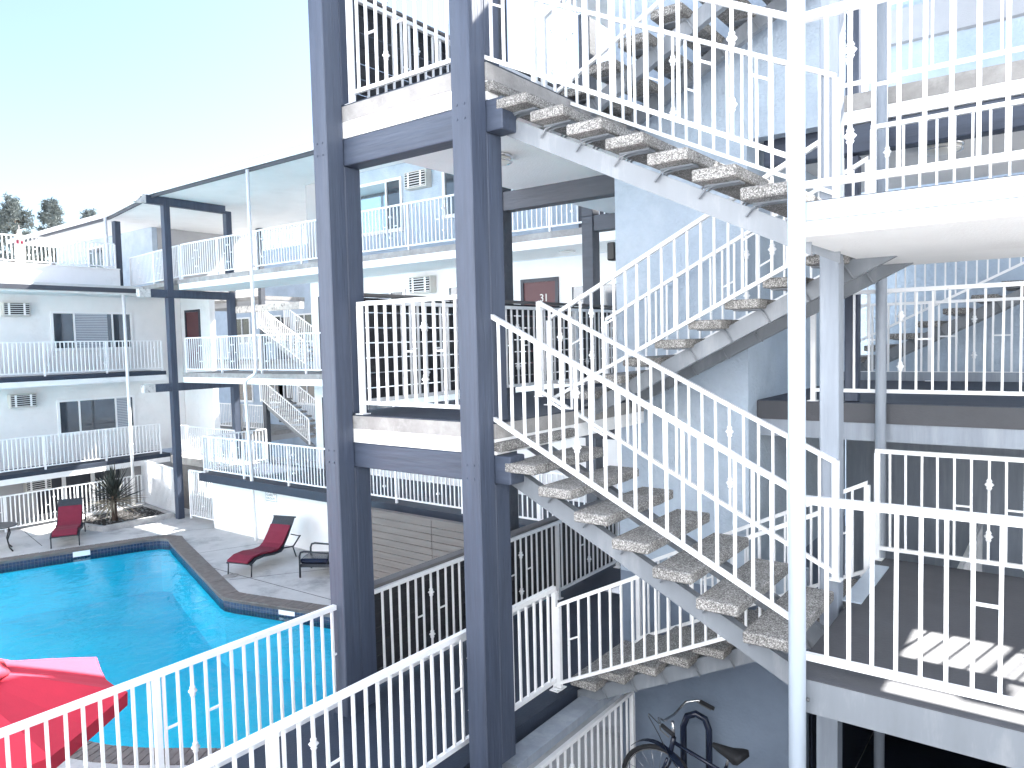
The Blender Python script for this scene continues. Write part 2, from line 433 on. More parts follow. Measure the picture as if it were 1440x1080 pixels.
# depth markers on the tile band
for (x, y, d) in ((-20.93, 8.62, Vector((1.22, 3.5)).normalized()), (-12.6, 9.0, Vector((2.3, 0.6)).normalized())):
    nr = Vector((d.y, -d.x)) if x < -20 else Vector((d.y, -d.x))
    mb = MB()
    p, q = Vector((x, y))-d*0.2+nr*0.03, Vector((x, y))+d*0.2+nr*0.03
    mb.face([P3(p.x, p.y, G-0.02), P3(q.x, q.y, G-0.02), P3(q.x, q.y, G-0.16), P3(p.x, p.y, G-0.16)])
    mb.build('depth_marker_tile', 'sign', pool)

# deck joints (recessed saw cuts read as thin dark lines)
mb = MB()
def joint(a, b, w=0.02):
    a, b = Vector(a), Vector(b); d = (b-a).normalized(); s = Vector((-d.y, d.x))*w/2
    mb.face([(a.x+s.x, a.y+s.y, G+0.004), (b.x+s.x, b.y+s.y, G+0.004), (b.x-s.x, b.y-s.y, G+0.004), (a.x-s.x, a.y-s.y, G+0.004)])
joint((-15.2, 9.35), (-13.4, 11.85)); joint((-16.4, 9.65), (-6.2, 9.95)); joint((-20.7, 10.95), (-20.0, 11.9))
joint((-22.3, 8.2), (-24.6, 8.6)); joint((-21.5, 10.95), (-24.9, 9.3)); joint((-18, 9.9), (-17.2, 11.9)); joint((-16.4, 9.65), (-16.2, 9.3))
structure(mb.build('deck_joints', 'joint', up=True))

# ------------------------------------------------------------------ railings
_pick = {}
def picket_mesh(h, w, knuckle=False):
    key = (round(h, 3), w, knuckle)
    if key not in _pick:
        b = MB().box(-w/2, w/2, -w/2, w/2, 0, h)
        if knuckle:
            for z in (h*0.24, h*0.76):
                b.lathe((0, 0, z), [(0.012, -0.05), (0.024, -0.03), (0.017, -0.022), (0.037, 0.0), (0.017, 0.022), (0.024, 0.03), (0.012, 0.05)], 8)
        me = b.mesh('picket'); me.materials.append(M['white_paint']); _pick[key] = me
    return _pick[key]
RAILGROUP = None
def railing(label, p0, p1, h=1.06, b=0.11, posts=(0, 1), sp=0.118, w=0.019, far=False, group=None, phase=0, pat=14, foot=0.0,
            rail=0.042, pr=0.046, name='railing', cat='railing', ptop=0.0, mat_='white_paint', extra=None):
    """p0,p1: base points (may slope). posts: fractions along the run."""
    p0, p1 = Vector(p0), Vector(p1); d = p1-p0; Lh = Vector((d.x, d.y, 0)).length
    o = thing(name, label, cat, p0, group)
    up = Vector((0, 0, 1))
    MB().vbar(up*(h-rail/2), d+up*(h-rail/2), rail, rail*0.9).build('top_rail', mat_, o)
    MB().vbar(up*(b), d+up*(b), rail*0.8, rail*0.8).build('bottom_rail', mat_, o)
    for t in posts:
        q = d*t
        mbp = MB().box(q.x-pr/2, q.x+pr/2, q.y-pr/2, q.y+pr/2, q.z-foot, q.z+h-rail*0.95+ptop)
        if not far: mbp.box(q.x-0.05, q.x+0.05, q.y-0.05, q.y+0.05, q.z-foot, q.z-foot+0.008)
        mbp.build('post', mat_, o)
    ph = h-rail-b-0.4*rail
    n_ = max(2, int(round(Lh/sp)))
    far_mb = MB()
    for i in range(1, n_):
        t = i/n_; q = d*t + up*(b+rail*0.38)
        if any(abs(t-tp)*Lh < 0.03 for tp in posts): continue
        k = (i+phase) % pat
        kn = (k == pat//2)
        if far:
            far_mb.box(q.x-w/2, q.x+w/2, q.y-w/2, q.y+w/2, q.z, q.z+ph)
            if kn: far_mb.box(q.x-0.03, q.x+0.03, q.y-0.03, q.y+0.03, q.z+ph*0.76-0.02, q.z+ph*0.76+0.02); far_mb.box(q.x-0.03, q.x+0.03, q.y-0.03, q.y+0.03, q.z+ph*0.24-0.02, q.z+ph*0.24+0.02)
        else:
            link('picket', picket_mesh(ph, w, kn), o, q, (random.gauss(0, 0.0025), random.gauss(0, 0.0025), random.gauss(0, 0.03)))
        if k in (pat//2-2, pat//2+1) and i+1 < n_:
            q2 = d*((i+1)/n_)+up*(b+rail*0.38); zz = up*(ph*(0.52))
            if far: far_mb.bar(q+zz, q2+zz, w*0.8, w*0.8)
            else: MB().bar(q+zz, q2+zz, w*0.8, w*0.8).build('link_bar', mat_, o)
    if far: stuff(far_mb.build('pickets', mat_, o))
    return o

TG = 'white railings of the open stair tower'
WG = 'white railings along the far wing'
BG = 'white railings of the left building'

# ------------------------------------------------------------------ staircases
TRX, TRZ = 0.323, 0.1597
def tread_mesh(length):
    b = bmesh.new()
    mb_ = MB()
    mb_.box(0, 0.297, 0, length, -0.078, 0, bev=0.009)
    b.free()
    me = mb_.mesh('tread'); me.materials.append(M['tread'])
    # pebble-rough edges
    return me
TM = tread_mesh(1.13)
def bracket_mesh(up):
    b = MB()
    if up:   # flight climbs to +x: stringer lies below, bracket leans
        b.tube([(0.04, -0.03, -0.086), (0.22, -0.03, -0.086), (0.27, -0.03, -0.10), (0.33, -0.03, -0.20)], 0.0075, 6)
        b.tube([(0.04, 0.03, -0.086), (0.22, 0.03, -0.086), (0.27, 0.03, -0.10), (0.33, 0.03, -0.20)], 0.0075, 6)
        b.box(0.02, 0.26, -0.05, 0.05, -0.09, -0.0785)
    else:
        b.tube([(0.25, -0.03, -0.086), (0.10, -0.03, -0.086), (0.03, -0.03, -0.10), (-0.02, -0.03, -0.16)], 0.0075, 6)
        b.tube([(0.25, 0.03, -0.086), (0.10, 0.03, -0.086), (0.03, 0.03, -0.10), (-0.02, 0.03, -0.16)], 0.0075, 6)
        b.box(0.03, 0.27, -0.05, 0.05, -0.09, -0.0785)
    me = b.mesh('bracket'); me.materials.append(M['steel']); return me
BR = {True: bracket_mesh(True), False: bracket_mesh(False)}
def staircase(label, x0, y0, z0, up, steel='steel', n=8, group='open stair flights'):
    """n treads from the left end. up: climbs towards +x from level z0, else descends from z0"""
    s = 1 if up else -1
    o = thing('staircase', label, 'staircase', (x0, y0, z0), group)
    for k in range(1, n+1):
        xl = TRX*(k-1); z = s*TRZ*k
        link('tread', TM, o, (xl, 0, z))
        for yy in (0.2, 0.93): link('bracket', BR[up], o, (xl, yy, z))
    for yy in (0.2, 0.93):
        xe = TRX*n+0.06
        if up: zt = lambda x: TRZ + TRZ/TRX*x - 0.20
        else: zt = lambda x: -TRZ - TRZ/TRX*x - 0.10
        a0, a1 = -0.12, xe + (0.25 if up else 0.0)
        pts = [(a0, zt(a0)), (a1, zt(a1)), (a1, zt(a1)-0.155), (a0, zt(a0)-0.155)]
        b = MB().prism_y(pts, yy-0.012, yy+0.012)
        for dz in (0.0, -0.155+0.012):
            fl = [(a0, zt(a0)+dz), (a1, zt(a1)+dz), (a1, zt(a1)+dz-0.012), (a0, zt(a0)+dz-0.012)]
            b.prism_y([(x, z+0.001) for x, z in fl], yy+0.0125, yy+0.06)
        b.build('stringer', steel, o)
    return o
SX = -3.96
staircase('upper stair flight of pebbled treads dropping right from the top landing', SX, 4.7, L3, False)
staircase('front stair flight of pebbled treads dropping right from the middle landing', SX, 4.7, L2, False)
staircase('rear stair flight rising right along the blue wall from the middle landing', SX, 6.1, L2, True)
staircase('lowest stair flight climbing right from the navy walkway above the bicycle', SX, 6.1, L1, True)
staircase('topmost stair flight, seen from beneath, climbing right at the top edge', SX, 6.1, L3, True)
staircase('far stair flight in shadow behind the right railings, against the back wall', -3.0, 11.42, L2, True)

def srail(label, x0, x1, y, zfun, h=0.83, **kw):
    """sloped railing whose bottom rail follows zfun(x)"""
    return railing(label, (x0, y, zfun(x0)-0.05), (x1, y, zfun(x1)-0.05), h=h+0.07, b=0.05, group=TG, **kw)
K = TRZ/TRX
dn = lambda z: (lambda x: z+0.075-K*(x+3.832))
upf = lambda z: (lambda x: z+0.16+K*(x+3.92))
srail('sloping front railing of the flight dropping from the middle landing', -3.80, -1.39, 4.72, dn(L2), posts=())
srail('sloping inner railing of the flight dropping from the middle landing', -4.13, -1.42, 5.95, lambda x: dn(L2)(x)-0.06, h=0.86, posts=(0, 1), ptop=0.03, phase=5)
srail('sloping railing at the front of the flight dropping from the top landing', -3.80, -1.39, 4.72, dn(L3), posts=(), phase=4)
srail('sloping inner railing behind the flight dropping from the top landing', -4.13, -1.42, 5.95, lambda x: dn(L3)(x)-0.06, h=0.86, posts=(0, 1), phase=9)
srail('near sloping railing of the flight rising along the blue wall', -4.10, -1.45, 6.07, upf(L2), posts=(0, 1), h=0.80, phase=3)
srail('wall side sloping railing of the flight rising along the blue wall', -4.10, -1.45, 7.19, upf(L2), posts=(0, 1), h=0.80, phase=8)
srail('near sloping railing of the lowest flight above the bicycle', -4.06, -1.45, 6.07, upf(L1), posts=(0,), h=0.80, phase=7)
srail('wall side sloping railing of the lowest flight above the bicycle', -3.75, -1.45, 7.19, upf(L1), posts=(0, 1), h=0.80, phase=2)
srail('sloping railing of the topmost flight under the top edge', -4.10, -1.45, 6.07, upf(L3), posts=(0,), h=0.80, phase=6)
railing('dim sloping railing of the far shadowed stair at the right', (-3.0, 11.36, L2+0.2), (0.3, 11.36, L2+0.2+K*3.3), h=0.95, b=0.05, group=TG, posts=(0, 1))

# walkway railings of the tower
railing('pool side railing of the ground walkway at the lower left', (-5.56, 0.6, L1), (-5.56, 4.93, L1), posts=(0, 0.5, 1), group=TG, w=0.021, rail=0.05, h=1.07)
railing('dark backed railing of the lowest walkway behind the left posts', (-5.56, 4.99, L1), (-5.56, 11.4, L1), posts=(0.25, 0.52, 0.78, 1), group=TG, h=1.07)
railing('near side railing of the lowest walkway cut by the bottom edge', (-4.11, 0.6, L1), (-4.11, 6.08, L1), posts=(0, 0.4, 1), group=TG, w=0.021, rail=0.05, h=1.07)
railing('front railing of the middle landing between the two big posts', (-5.38, 4.76, L2), (-3.93, 4.76, L2), posts=(0.015,), group=TG, w=0.021)
railing('side railing of the middle landing backed by black boards', (-5.5, 4.98, L2), (-5.5, 11.9, L2), posts=(0.28, 0.55, 0.8, 1), group=TG, h=1.09)
railing('front railing of the top landing between the two big posts', (-5.38, 4.76, L3), (-3.93, 4.76, L3), posts=(0.015,), group=TG, w=0.021, phase=3)
railing('side railing of the top landing backed by black boards', (-5.5, 4.98, L3), (-5.5, 11.9, L3), posts=(0.28, 0.55, 0.8, 1), group=TG, h=1.09)
railing('front railing of the lower right landing beside the pale pole', (-1.29, 4.66, I0), (3.0, 4.66, I0), posts=(1,), h=1.11, group=TG, w=0.021, sp=0.125, pat=18, rail=0.052)
railing('back railing of the lower right landing, behind the sunlit patch', (-1.43, 7.43, I0), (3.0, 7.43, I0), posts=(0.004, 1), group=TG, sp=0.125, h=1.03)
railing('front railing of the bright upper right landing beside the pale pole', (-1.29, 4.66, I1), (3.0, 4.66, I1), posts=(1,), h=1.11, group=TG, w=0.021, sp=0.125, phase=5, rail=0.052)
railing('back railing of the bright upper right landing', (-1.43, 7.2, I1), (3.0, 7.2, I1), posts=(0.004, 1), group=TG, sp=0.125, h=1.03, phase=6)
railing('railing of the second storey lobby at the right behind the round pipe', (-2.05, 7.62, L2), (3.6, 7.62, L2), posts=(0.004, 0.5, 1), group=TG, sp=0.13, phase=1)
railing('second, paler lobby railing in front of the far shadowed stair', (-2.4, 11.2, L2), (3.6, 11.2, L2), posts=(0, 0.15, 0.5, 1), group=TG, sp=0.2, w=0.024)
railing('third storey lobby railing at the upper right corner', (-2.05, 7.62, L3), (3.6, 7.62, L3), posts=(0.004, 0.5, 1), group=TG, sp=0.17, phase=5)
railing('short unseen railing added by the lobby slab opening to cast stripes', (0.72, 10.03, L3), (1.3, 10.03, L3), posts=(0, 1), group=TG, sp=0.09)  # out of view, added so its pickets stripe the sun patch below
railing('lowest lobby railing running into the shade at the right', (-0.9, 7.9, L1), (-0.9, 11.4, L1), posts=(0, 1), group=TG)

# ------------------------------------------------------------------ dark privacy boards
def boards(label, x, y0, y1, z0, nrow, bay=2.2, h=0.138, gap=0.008, cap=True):
    o = thing('privacy_screen', label, 'screen', (x, y0, z0), 'black board screens along the walkway')
    ny = max(1, int(round((y1-y0)/bay))); L = (y1-y0)/ny
    me = MB().box(-0.011, 0.011, 0.004, L-0.004, 0, h).mesh('board'); me.materials.append(M['board'])
    for r in range(nrow):
        for j in range(ny): link('board', me, o, (random.uniform(-.002, .002), L*j, (h+gap)*r))
    if cap:
        MB().box(-0.05, 0.075, 0, y1-y0, (h+gap)*nrow, (h+gap)*nrow+0.03).build('cap_board', 'cap', o)
    mbs = MB()
    for j in range(ny+1):
        MB().box(-0.035, -0.0115, L*j-0.04, L*j+0.04, -0.05, (h+gap)*nrow-0.004).build('batten', 'board', o)
    return o
boards('black board screen outside the lowest walkway railing, with a grey cap', -5.655, 4.99, 11.3, L1+0.05, 7)
boards('black board screen backing the middle landing side railing', -5.595, 4.98, 11.9, L2+0.08, 7, gap=0.012)
boards('black board screen backing the top landing side railing', -5.595, 4.98, 11.9, L3+0.08, 7, gap=0.012)

# grey brown board enclosure beside the pool
o = thing('board_enclosure', 'grey brown horizontal board fence between the two big posts', 'fence', (-12.9, 10.7, G))
bw = 0.144
for r in range(12):
    xs = [0, 2.76, 5.6]
    for a, b_ in zip(xs, xs[1:]):
        MB().box(a+0.006, b_-0.006, -0.02+random.uniform(-.002, .002), 0.012, 0.02+bw*r, 0.02+bw*(r+1)-0.012).build('board', 'brown_board', o)
for x in (0.05, 2.76, 5.55):
    MB().box(x-0.05, x+0.05, 0.0125, 0.11, 0, 1.735).build('post', 'board', o)
MB().box(0, 5.6, -0.03, 0.11, 0.02+bw*12-0.008, 0.02+bw*12+0.012).build('cap_board', 'brown_board', o)

# ------------------------------------------------------------------ the stair tower building
T = thing('stair_tower', 'open concrete and timber stair tower with blue grey posts', 'building')
def post(x0, x1, y0, y1, z0, z1, m='post', par=None, name='post'):
    return MB().box(x0, x1, y0, y1, z0, z1, bev=0.008).build(name, m, par or T)
for xa in (-5.625, -3.925):
    post(xa, xa+0.195, 4.5, 4.698, G, 6.0)
    for zl, zh in ((G, L1-0.50), (L1-0.0, L2-0.502), (L2, L3-0.552), (L3, 6.0)):
        post(xa+0.005, xa+0.19, 4.702, 4.895, zl+0.004, zh)
for lv in (L1, L2, L3):
    # beam runs behind the front posts, its end sticks out past the right post
    zt = lv-0.27 if lv != L3 else lv-0.305
    zb = lv-0.50 if lv != L3 else lv-0.55
    MB().box(-5.62, -3.58, 4.705, 4.905, zb, zt, bev=0.008).build('beam', 'beam', T)
    for xa in (-5.625, -3.925):
        for dx, dz in ((0.06, 0.06), (0.135, 0.06), (0.06, -0.05), (0.135, -0.05)):
            bl = MB(); zc = (zt+zb)/2+dz
            bl.tube([(xa+dx, 4.502, zc), (xa+dx, 4.494, zc)], 0.010, 8)
            bl.build('bolt', 'post', T)
def slab(name, x0, x1, y0, y1, zt, th, top, edge='concrete', under='ceiling', th2=0.15):
    MB().box(x0, x1, y0, y1, zt-th, zt-0.012).build(name, edge, T)
    MB().box(x0+0.003, x1-0.003, y0+0.003, y1-0.003, zt-0.0115, zt).build('floor_coating', top, T)
    if th2:
        MB().box(x0+0.006, x1-0.004, y0+0.006, y1-0.004, zt-th-th2, zt-th-0.002).build('stucco_band', under, T)
slab('landing_slab', -5.68, -3.72, 4.70, 11.48, L2, 0.135, 'navy_floor', th2=0.13)
slab('landing_slab', -5.68, -3.72, 4.70, 12.2, L3, 0.15, 'navy_floor', th2=0.15)
slab('walkway_slab', -5.72, -3.99, -2.0, 11.45, L1, 0.26, 'navy_floor', edge='navy_floor', th2=0)
# right hand half landings
MB().box(-1.36, 3.2, 4.58, 7.5, I0-0.21, I0-0.006).build('half_landing_slab', 'steel', T)
MB().box(-1.357, 3.197, 4.583, 7.497, I0-0.0055, I0).build('floor_coating', 'grey_floor', T)
MB().box(-1.36, 3.2, 4.58, 7.28, I1-0.11, I1-0.006).build('half_landing_slab', 'pole', T)
MB().box(-1.357, 3.197, 4.583, 7.277, I1-0.0055, I1).build('floor_coating', 'grey_floor', T)
MB().box(-1.352, 3.19, 4.61, 7.27, I1-0.20, I1-0.112).build('soffit', 'ceiling', T)
MB().box(-1.36, 3.2, 4.58, 7.28, I2-0.12, I2).build('half_landing_slab', 'pole', T)
# threshold plate at the landing's left edge
MB().box(-1.41, -1.27, 6.1, 7.2, I0+0.001, I0+0.012).build('threshold_plate', 'pole', T)
# wall behind the stairs: solid block of rooms
def wallbox(x0, x1, y0, y1, z0, z1, m='blue_stucco', name='wall', par=None):
    return MB().box(x0, x1, y0, y1, z0, z1).build(name, m, par or T)
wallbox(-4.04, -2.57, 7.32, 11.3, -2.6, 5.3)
wallbox(-4.04, -2.57, 7.32, 11.3, G, -2.6, 'wall_foot_shade', 'lower_wall')  # same wall as above, darkened in colour to stand for shade
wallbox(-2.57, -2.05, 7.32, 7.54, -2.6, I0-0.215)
wallbox(-2.57, -2.05, 7.32, 7.54, G, -2.6, 'wall_foot_shade', 'lower_wall')
wallbox(-2.57, -1.78, 7.32, 7.5, L3-0.3, 5.3)
# lobby slabs behind the right landings
for lv in (L2, L3):
    if lv == L2:
        MB().box(-2.565, 3.8, 7.56, 11.3, lv-0.19, lv-0.008).build('lobby_slab', 'grey_floor', T)
        MB().box(-2.56, 3.8, 7.575, 11.3, lv-0.36, lv-0.192).build('stucco_band', 'light_post', T)
    else:
        hole = (0.06, 0.98, 8.4, 9.98)  # unseen opening added so the sun reaches the lower landing floor
        for (x0, x1, y0, y1) in ((-2.565, hole[0], 7.56, 11.3), (hole[1], 3.8, 7.56, 11.3), (hole[0]+.001, hole[1]-.001, 7.56, hole[2]), (hole[0]+.001, hole[1]-.001, hole[3], 11.3)):
            MB().box(x0, x1, y0, y1, lv-0.15, lv).build('lobby_slab', 'concrete', T)
            MB().box(x0+.003, x1-.003, y0+.006, y1-.003, lv-0.27, lv-0.152).build('stucco_band', 'stucco', T)
        MB().box(hole[0]+.001, hole[1]-.3, 9.02, 9.24, lv-0.15, lv-0.002).build('patch_shadow_bar', 'concrete', T)  # unseen bar added to break up the sun patch with a shadow
        MB().box(-2.5, 3.8, 7.60, 7.78, lv-0.53, lv-0.272, bev=0.008).build('beam', 'beam', T)
    MB().box(-2.56, 3.8, 7.564, 11.29, lv-0.0075 if lv == L2 else lv+0.002, lv if lv == L2 else lv+0.0045).build('floor_coating', 'navy_floor', T) if lv == L2 else None
MB().box(-2.565, 3.8, 7.56, 11.3, L1-0.2, L1).build('lobby_slab', 'grey_floor', T)
MB().box(-2.565, 3.8, 11.17, 11.3, L2+0.002, L2+0.12).build('kerb', 'light_post', T)
wallbox(-2.55, 3.9, 12.62, 12.8, G, 4.9)
wallbox(-2.56, 3.8, 11.31, 11.41, G, L2-0.2, 'light_post')
MB().box(-2.55, 3.8, 12.5, 12.618, 4.28, 4.76).build('roof_edge_beam', 'grey_stucco', T)
# posts and pipes on the right
post(-1.545, -1.405, 5.97, 6.13, I0-0.2, 6.0, 'light_post')
post(-1.75, -1.63, 7.66, 7.78, L2+0.002, L3-0.54, 'post')
post(-1.75, -1.63, 7.66, 7.78, L3+0.002, 5.0, 'post')
MB().tube([(-1.40, 7.50, G), (-1.40, 7.50, 6.0)], 0.047, 16).build('round_pipe', 'light_post', T)
MB().tube([(-1.30, 4.53, G), (-1.30, 4.53, 6.0)], 0.05, 20).build('steel_pole', 'pole', T)
MB().tube([(-1.25, 4.545, -2.20), (-1.235, 4.545, -2.20)], 0.012, 8).build('bolt', 'dark_steel', T)
# corridor frames deeper in
for (x0, x1, y, zb) in ((-6.10, -5.88, 7.7, 0), (-6.16, -5.96, 10.1, 0)):
    for lo, hi in ((G, L1-0.5), (L1-0.5, L2-0.5), (L2-0.5, L3-0.3), (L3-0.3, 5.0)):
        post(x0, x1, y-0.02, y+0.19, lo+0.002, hi, 'grey_beam')
    for lv in (L2, L3):
        MB().box(x1+0.002, -4.045, y, y+0.18, lv-0.535, lv-0.295, bev=0.006).build('beam', 'grey_beam', T)
# garage bay under the right landing
wallbox(-1.81, -1.63, 6.9, 7.08, G, I0-0.215, 'light_post', 'pier')
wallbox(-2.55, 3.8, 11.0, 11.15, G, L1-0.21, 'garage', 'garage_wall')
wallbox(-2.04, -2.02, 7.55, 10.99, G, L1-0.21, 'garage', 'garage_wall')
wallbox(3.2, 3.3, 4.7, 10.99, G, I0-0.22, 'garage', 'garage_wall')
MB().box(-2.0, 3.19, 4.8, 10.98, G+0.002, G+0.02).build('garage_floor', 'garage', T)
wallbox(-0.35, -0.2, 6.6, 6.75, G, I0-0.22, 'post', 'pier')
# patio under the stairs and the ledge beside the walkway
MB().box(-3.9, -1.3, 5.0, 7.31, G+0.001, -4.93).build('patio_step', 'concrete', T)
MB().box(-3.95, -3.73, 4.9, 6.9, -3.70, -3.62).build('ledge', 'light_post', T)
# roof over the corridor and stairs
MB().box(-5.8, -3.9, 4.6, 12.0, L4-0.3, L4).build('roof_slab', 'stucco', T)

railing('low white railing beside the bicycle under the walkway', (-3.72, 4.9, -4.93), (-3.72, 6.95, -4.93), posts=(1,), group=TG, h=1.17)

def ceiling_light(x, y, z, r, label):
    o = thing('ceiling_light', label, 'ceiling light', (x, y, z), 'round ceiling lights')
    MB().lathe((0, 0, 0), [(r, -0.001), (r, -0.025), (r*0.93, -0.03)], 24).build('base', 'chrome', o)
    MB().lathe((0, 0, -0.031), [(r*0.9, 0), (r*0.9, -0.03), (r*0.7, -0.055), (r*0.3, -0.068), (0.01, -0.07)], 24).build('diffuser', 'lamp', o)
    MB().tube([(r*0.95*math.cos(a), r*0.95*math.sin(a), -0.066) for a in [2*math.pi*k/24 for k in range(24)]], 0.008, 6, closed=True).build('trim_ring', 'chrome', o)
    return o
ceiling_light(-4.77, 6.15, L3-0.303, 0.17, 'round ceiling light beside the big post under the top landing')
ceiling_light(-1.12, 9.0, L3-0.273, 0.21, 'round ceiling light under the third storey lobby at the right')
ceiling_light(-8.3, 13.0, L3-0.33, 0.18, 'round ceiling light above the red door numbered 31')

wlt = thing('wall_light', 'small black wall lantern at the corner of the blue wall', 'wall light', (-4.045, 7.42, 0.98))
MB().box(-0.03, 0.0, -0.05, 0.05, -0.08, 0.08).build('back_plate', 'black', wlt)
MB().box(-0.13, -0.031, -0.06, 0.06, -0.10, 0.10, bev=0.012).build('lantern', 'black', wlt)

# ------------------------------------------------------------------ unseen building behind the camera, added to bounce sunlight
FB = thing('bounce_building', 'unseen pale building added behind the camera to bounce sunlight onto the stair tower', 'building')
MB().box(-14, 12, -3.2, -2.2, -1.3, 5.4).build('wall', 'bounce_wall', FB)
MB().box(-36, -14.01, -5.0, -4.0, G, 5.4).build('wall', 'bounce_wall', FB)  # wall extended out of view to bounce light into the pool court
for x in (-33, -28, -23, -18):
    for z in (-4.6, -1.8, 1.0, 3.6):
        MB().box(x, x+2.2, -3.998, -3.95, z, z+1.3).build('window', 'glass', FB)
MB().box(-14, 12, -3.2, -2.25, G, -1.302).build('lower_wall', 'grey_beam', FB)  # kept dark so less light bounces onto the lower stairs
for lv in (L1, I0+0.45, 1.2):
    pass
MB().box(-1.6, 4.0, -2.19, 1.3, -1.75, -1.58).build('shading_balcony_slab', 'concrete', FB)  # unseen slab, enlarged to block light from the lower stair zone
for x in (-12, -8.5, 5.5, 9):
    for z in (-2.6, 0.4, 3.2):
        MB().box(x, x+1.5, -2.198, -2.16, z, z+1.2).build('window', 'glass', FB)

# ------------------------------------------------------------------ far wing
WGB = thing('apartment_wing', 'white three storey apartment wing with open walkways across the pool', 'building')
w1, w2, w3 = -3.56, -0.72, 2.13
def wb(x0, x1, y0, y1, z0, z1, m, name, bev=0): return MB().box(x0, x1, y0, y1, z0, z1, bev=bev).build(name, m, WGB)
wb(-20.0, -5.75, 11.5, 13.8, w1-0.22, w1, 'navy_floor', 'walkway_slab')
wb(-20.0, -5.9, 11.9, 12.1, G, w1-0.222, 'stucco', 'wall')
for lv, yy in ((w2, 12.22), (w3, 12.22)):
    wb(-21.9, -5.7, yy, 13.8, lv-0.13, lv, 'concrete', 'walkway_slab')
    wb(-21.89, -5.7, yy+0.006, 13.8, lv-0.30, lv-0.132, 'ceiling', 'stucco_band')
MB().prism([(-26.3, 12.75), (-21.902, 12.22), (-21.902, 14.4), (-26.3, 14.4)], w3-0.13, w3).build('walkway_slab', 'concrete', WGB)
# roof with the bent eave
MB().prism([(-36.0, 12.6), (-26.55, 12.35), (-21.8, 11.45), (-5.9, 11.45), (-5.9, 18.3), (-16.0, 18.3), (-16.0, 20.3), (-21.5, 20.3), (-21.5, 18.3), (-36, 18.3)], 4.62, 4.72).build('roof', 'ceiling', WGB)  # rear step reaches further back, unseen, to keep sun off the pool
MB().prism([(-36.0, 12.58), (-26.55, 12.33), (-21.8, 11.43), (-5.9, 11.43), (-5.9, 11.448), (-21.8, 11.448), (-26.55, 12.348), (-36, 12.598)], 4.60, 4.76).build('fascia_board', 'stucco', WGB)
MB().prism([(-36.0, 12.66), (-26.55, 12.41), (-21.8, 11.51), (-5.9, 11.51), (-5.9, 11.58), (-21.8, 11.58), (-26.55, 12.48), (-36, 12.73)], 4.53, 4.618).build('eave_beam', 'gutter', WGB)
# walls with openings left for the far stair
wb(-17.6, -4.06, 13.8, 14.0, G, w3-0.31, 'stucco', 'wall')
wb(-17.0, -4.06, 13.8, 14.0, w3, 4.615, 'blue_stucco', 'wall')
wb(-17.62, -17.02, 13.78, 14.02, w3, 4.615, 'grey_stucco', 'wall_end')
wb(-36.0, -27.7, 14.5, 14.7, w3-0.2, 4.615, 'blue_stucco', 'wall')
wb(-27.9, -27.7, 14.71, 19, w3-0.2, 4.615, 'grey_stucco', 'wall')
wb(-26.2, -24.2, 14.6, 14.8, G, w3-0.14, 'stucco', 'wall')
# frames at the corner
for (x, y) in ((-22.1, 12.02), (-22.1, 14.1)):
    segs = ((G, w2-0.55), (w2-0.548, w3-0.55), (w3-0.548, 4.615)) if y < 13 else ((G, w2-0.32), (w2, w3-0.32), (w3, 4.45))
    for lo, hi in segs:
        wb(x-0.1, x+0.1, y-0.1, y+0.1, lo, hi, 'post', 'post', 0.008)
for zt in (w2-0.31, w3-0.31, 4.61):
    wb(-22.19, -22.01, 12.121, 13.998, zt-0.24, zt, 'post', 'beam')
    wb(-22.19, -22.01, 11.40, 11.918, zt-0.24, zt, 'beam', 'beam')
    wb(-22.195, -22.005, 11.06, 11.399, zt-0.24, zt, 'old_wood', 'beam_end')
post(-26.55, -26.33, 12.5, 12.7, 2.13, 4.46, 'post', WGB)

def window(par, axis, v, a0, a1, z0, z1, panes=3, blind=None, fr=0.07, film=None):
    """axis 'x': plane x=v looking +x, spans y; axis 'y': plane y=v looking -y, spans x"""
    def bx(p0, p1, q0, q1, d0, d1, m, name, parent):
        if axis == 'x': return MB().box(v+d0, v+d1, p0, p1, q0, q1).build(name, m, parent)
        return MB().box(p0, p1, v-d1, v-d0, q0, q1).build(name, m, parent)
    f = MB()
    def fb(p0, p1, q0, q1, d0, d1):
        if axis == 'x': f.box(v+d0, v+d1, p0, p1, q0, q1)
        else: f.box(p0, p1, v-d1, v-d0, q0, q1)
    fb(a0, a1, z1-fr, z1, -0.02, 0.05); fb(a0-0.02, a1+0.02, z0-0.02, z0+fr, -0.02, 0.07)
    fb(a0, a0+fr, z0+fr, z1-fr, -0.02, 0.05); fb(a1-fr, a1, z0+fr, z1-fr, -0.02, 0.05)
    cuts = [a0+fr, a0+(a1-a0)*0.27, a0+(a1-a0)*0.74, a1-fr] if panes == 3 else ([a0+fr, (a0+a1)/2, a1-fr] if panes == 2 else [a0+fr, a1-fr])
    for c in cuts[1:-1]: fb(c-0.025, c+0.025, z0+fr, z1-fr, -0.01, 0.045)
    w_ = f.build('window', 'frame', par)
    for i, (c0, c1) in enumerate(zip(cuts, cuts[1:])):
        bx(c0, c1, z0+fr, z1-fr, 0.006, 0.012, 'film' if film == i else 'glass', 'pane', w_)
    if blind is not None:
        c0, c1 = cuts[blind], cuts[blind+1]; k = int((z1-z0-2*fr)/0.055); s = MB()
        for j in range(k):
            zz = z0+fr+(z1-z0-2*fr)*(j+0.12)/k; ze = z0+fr+(z1-z0-2*fr)*(j+0.9)/k
            if axis == 'x': s.box(v+0.0125, v+0.018, c0+0.02, c1-0.16, zz, ze)
            else: s.box(c0+0.02, c1-0.05, v-0.018, v-0.0125, zz, ze)
        stuff(s.build('blind_slats', 'blind', w_))
    return w_
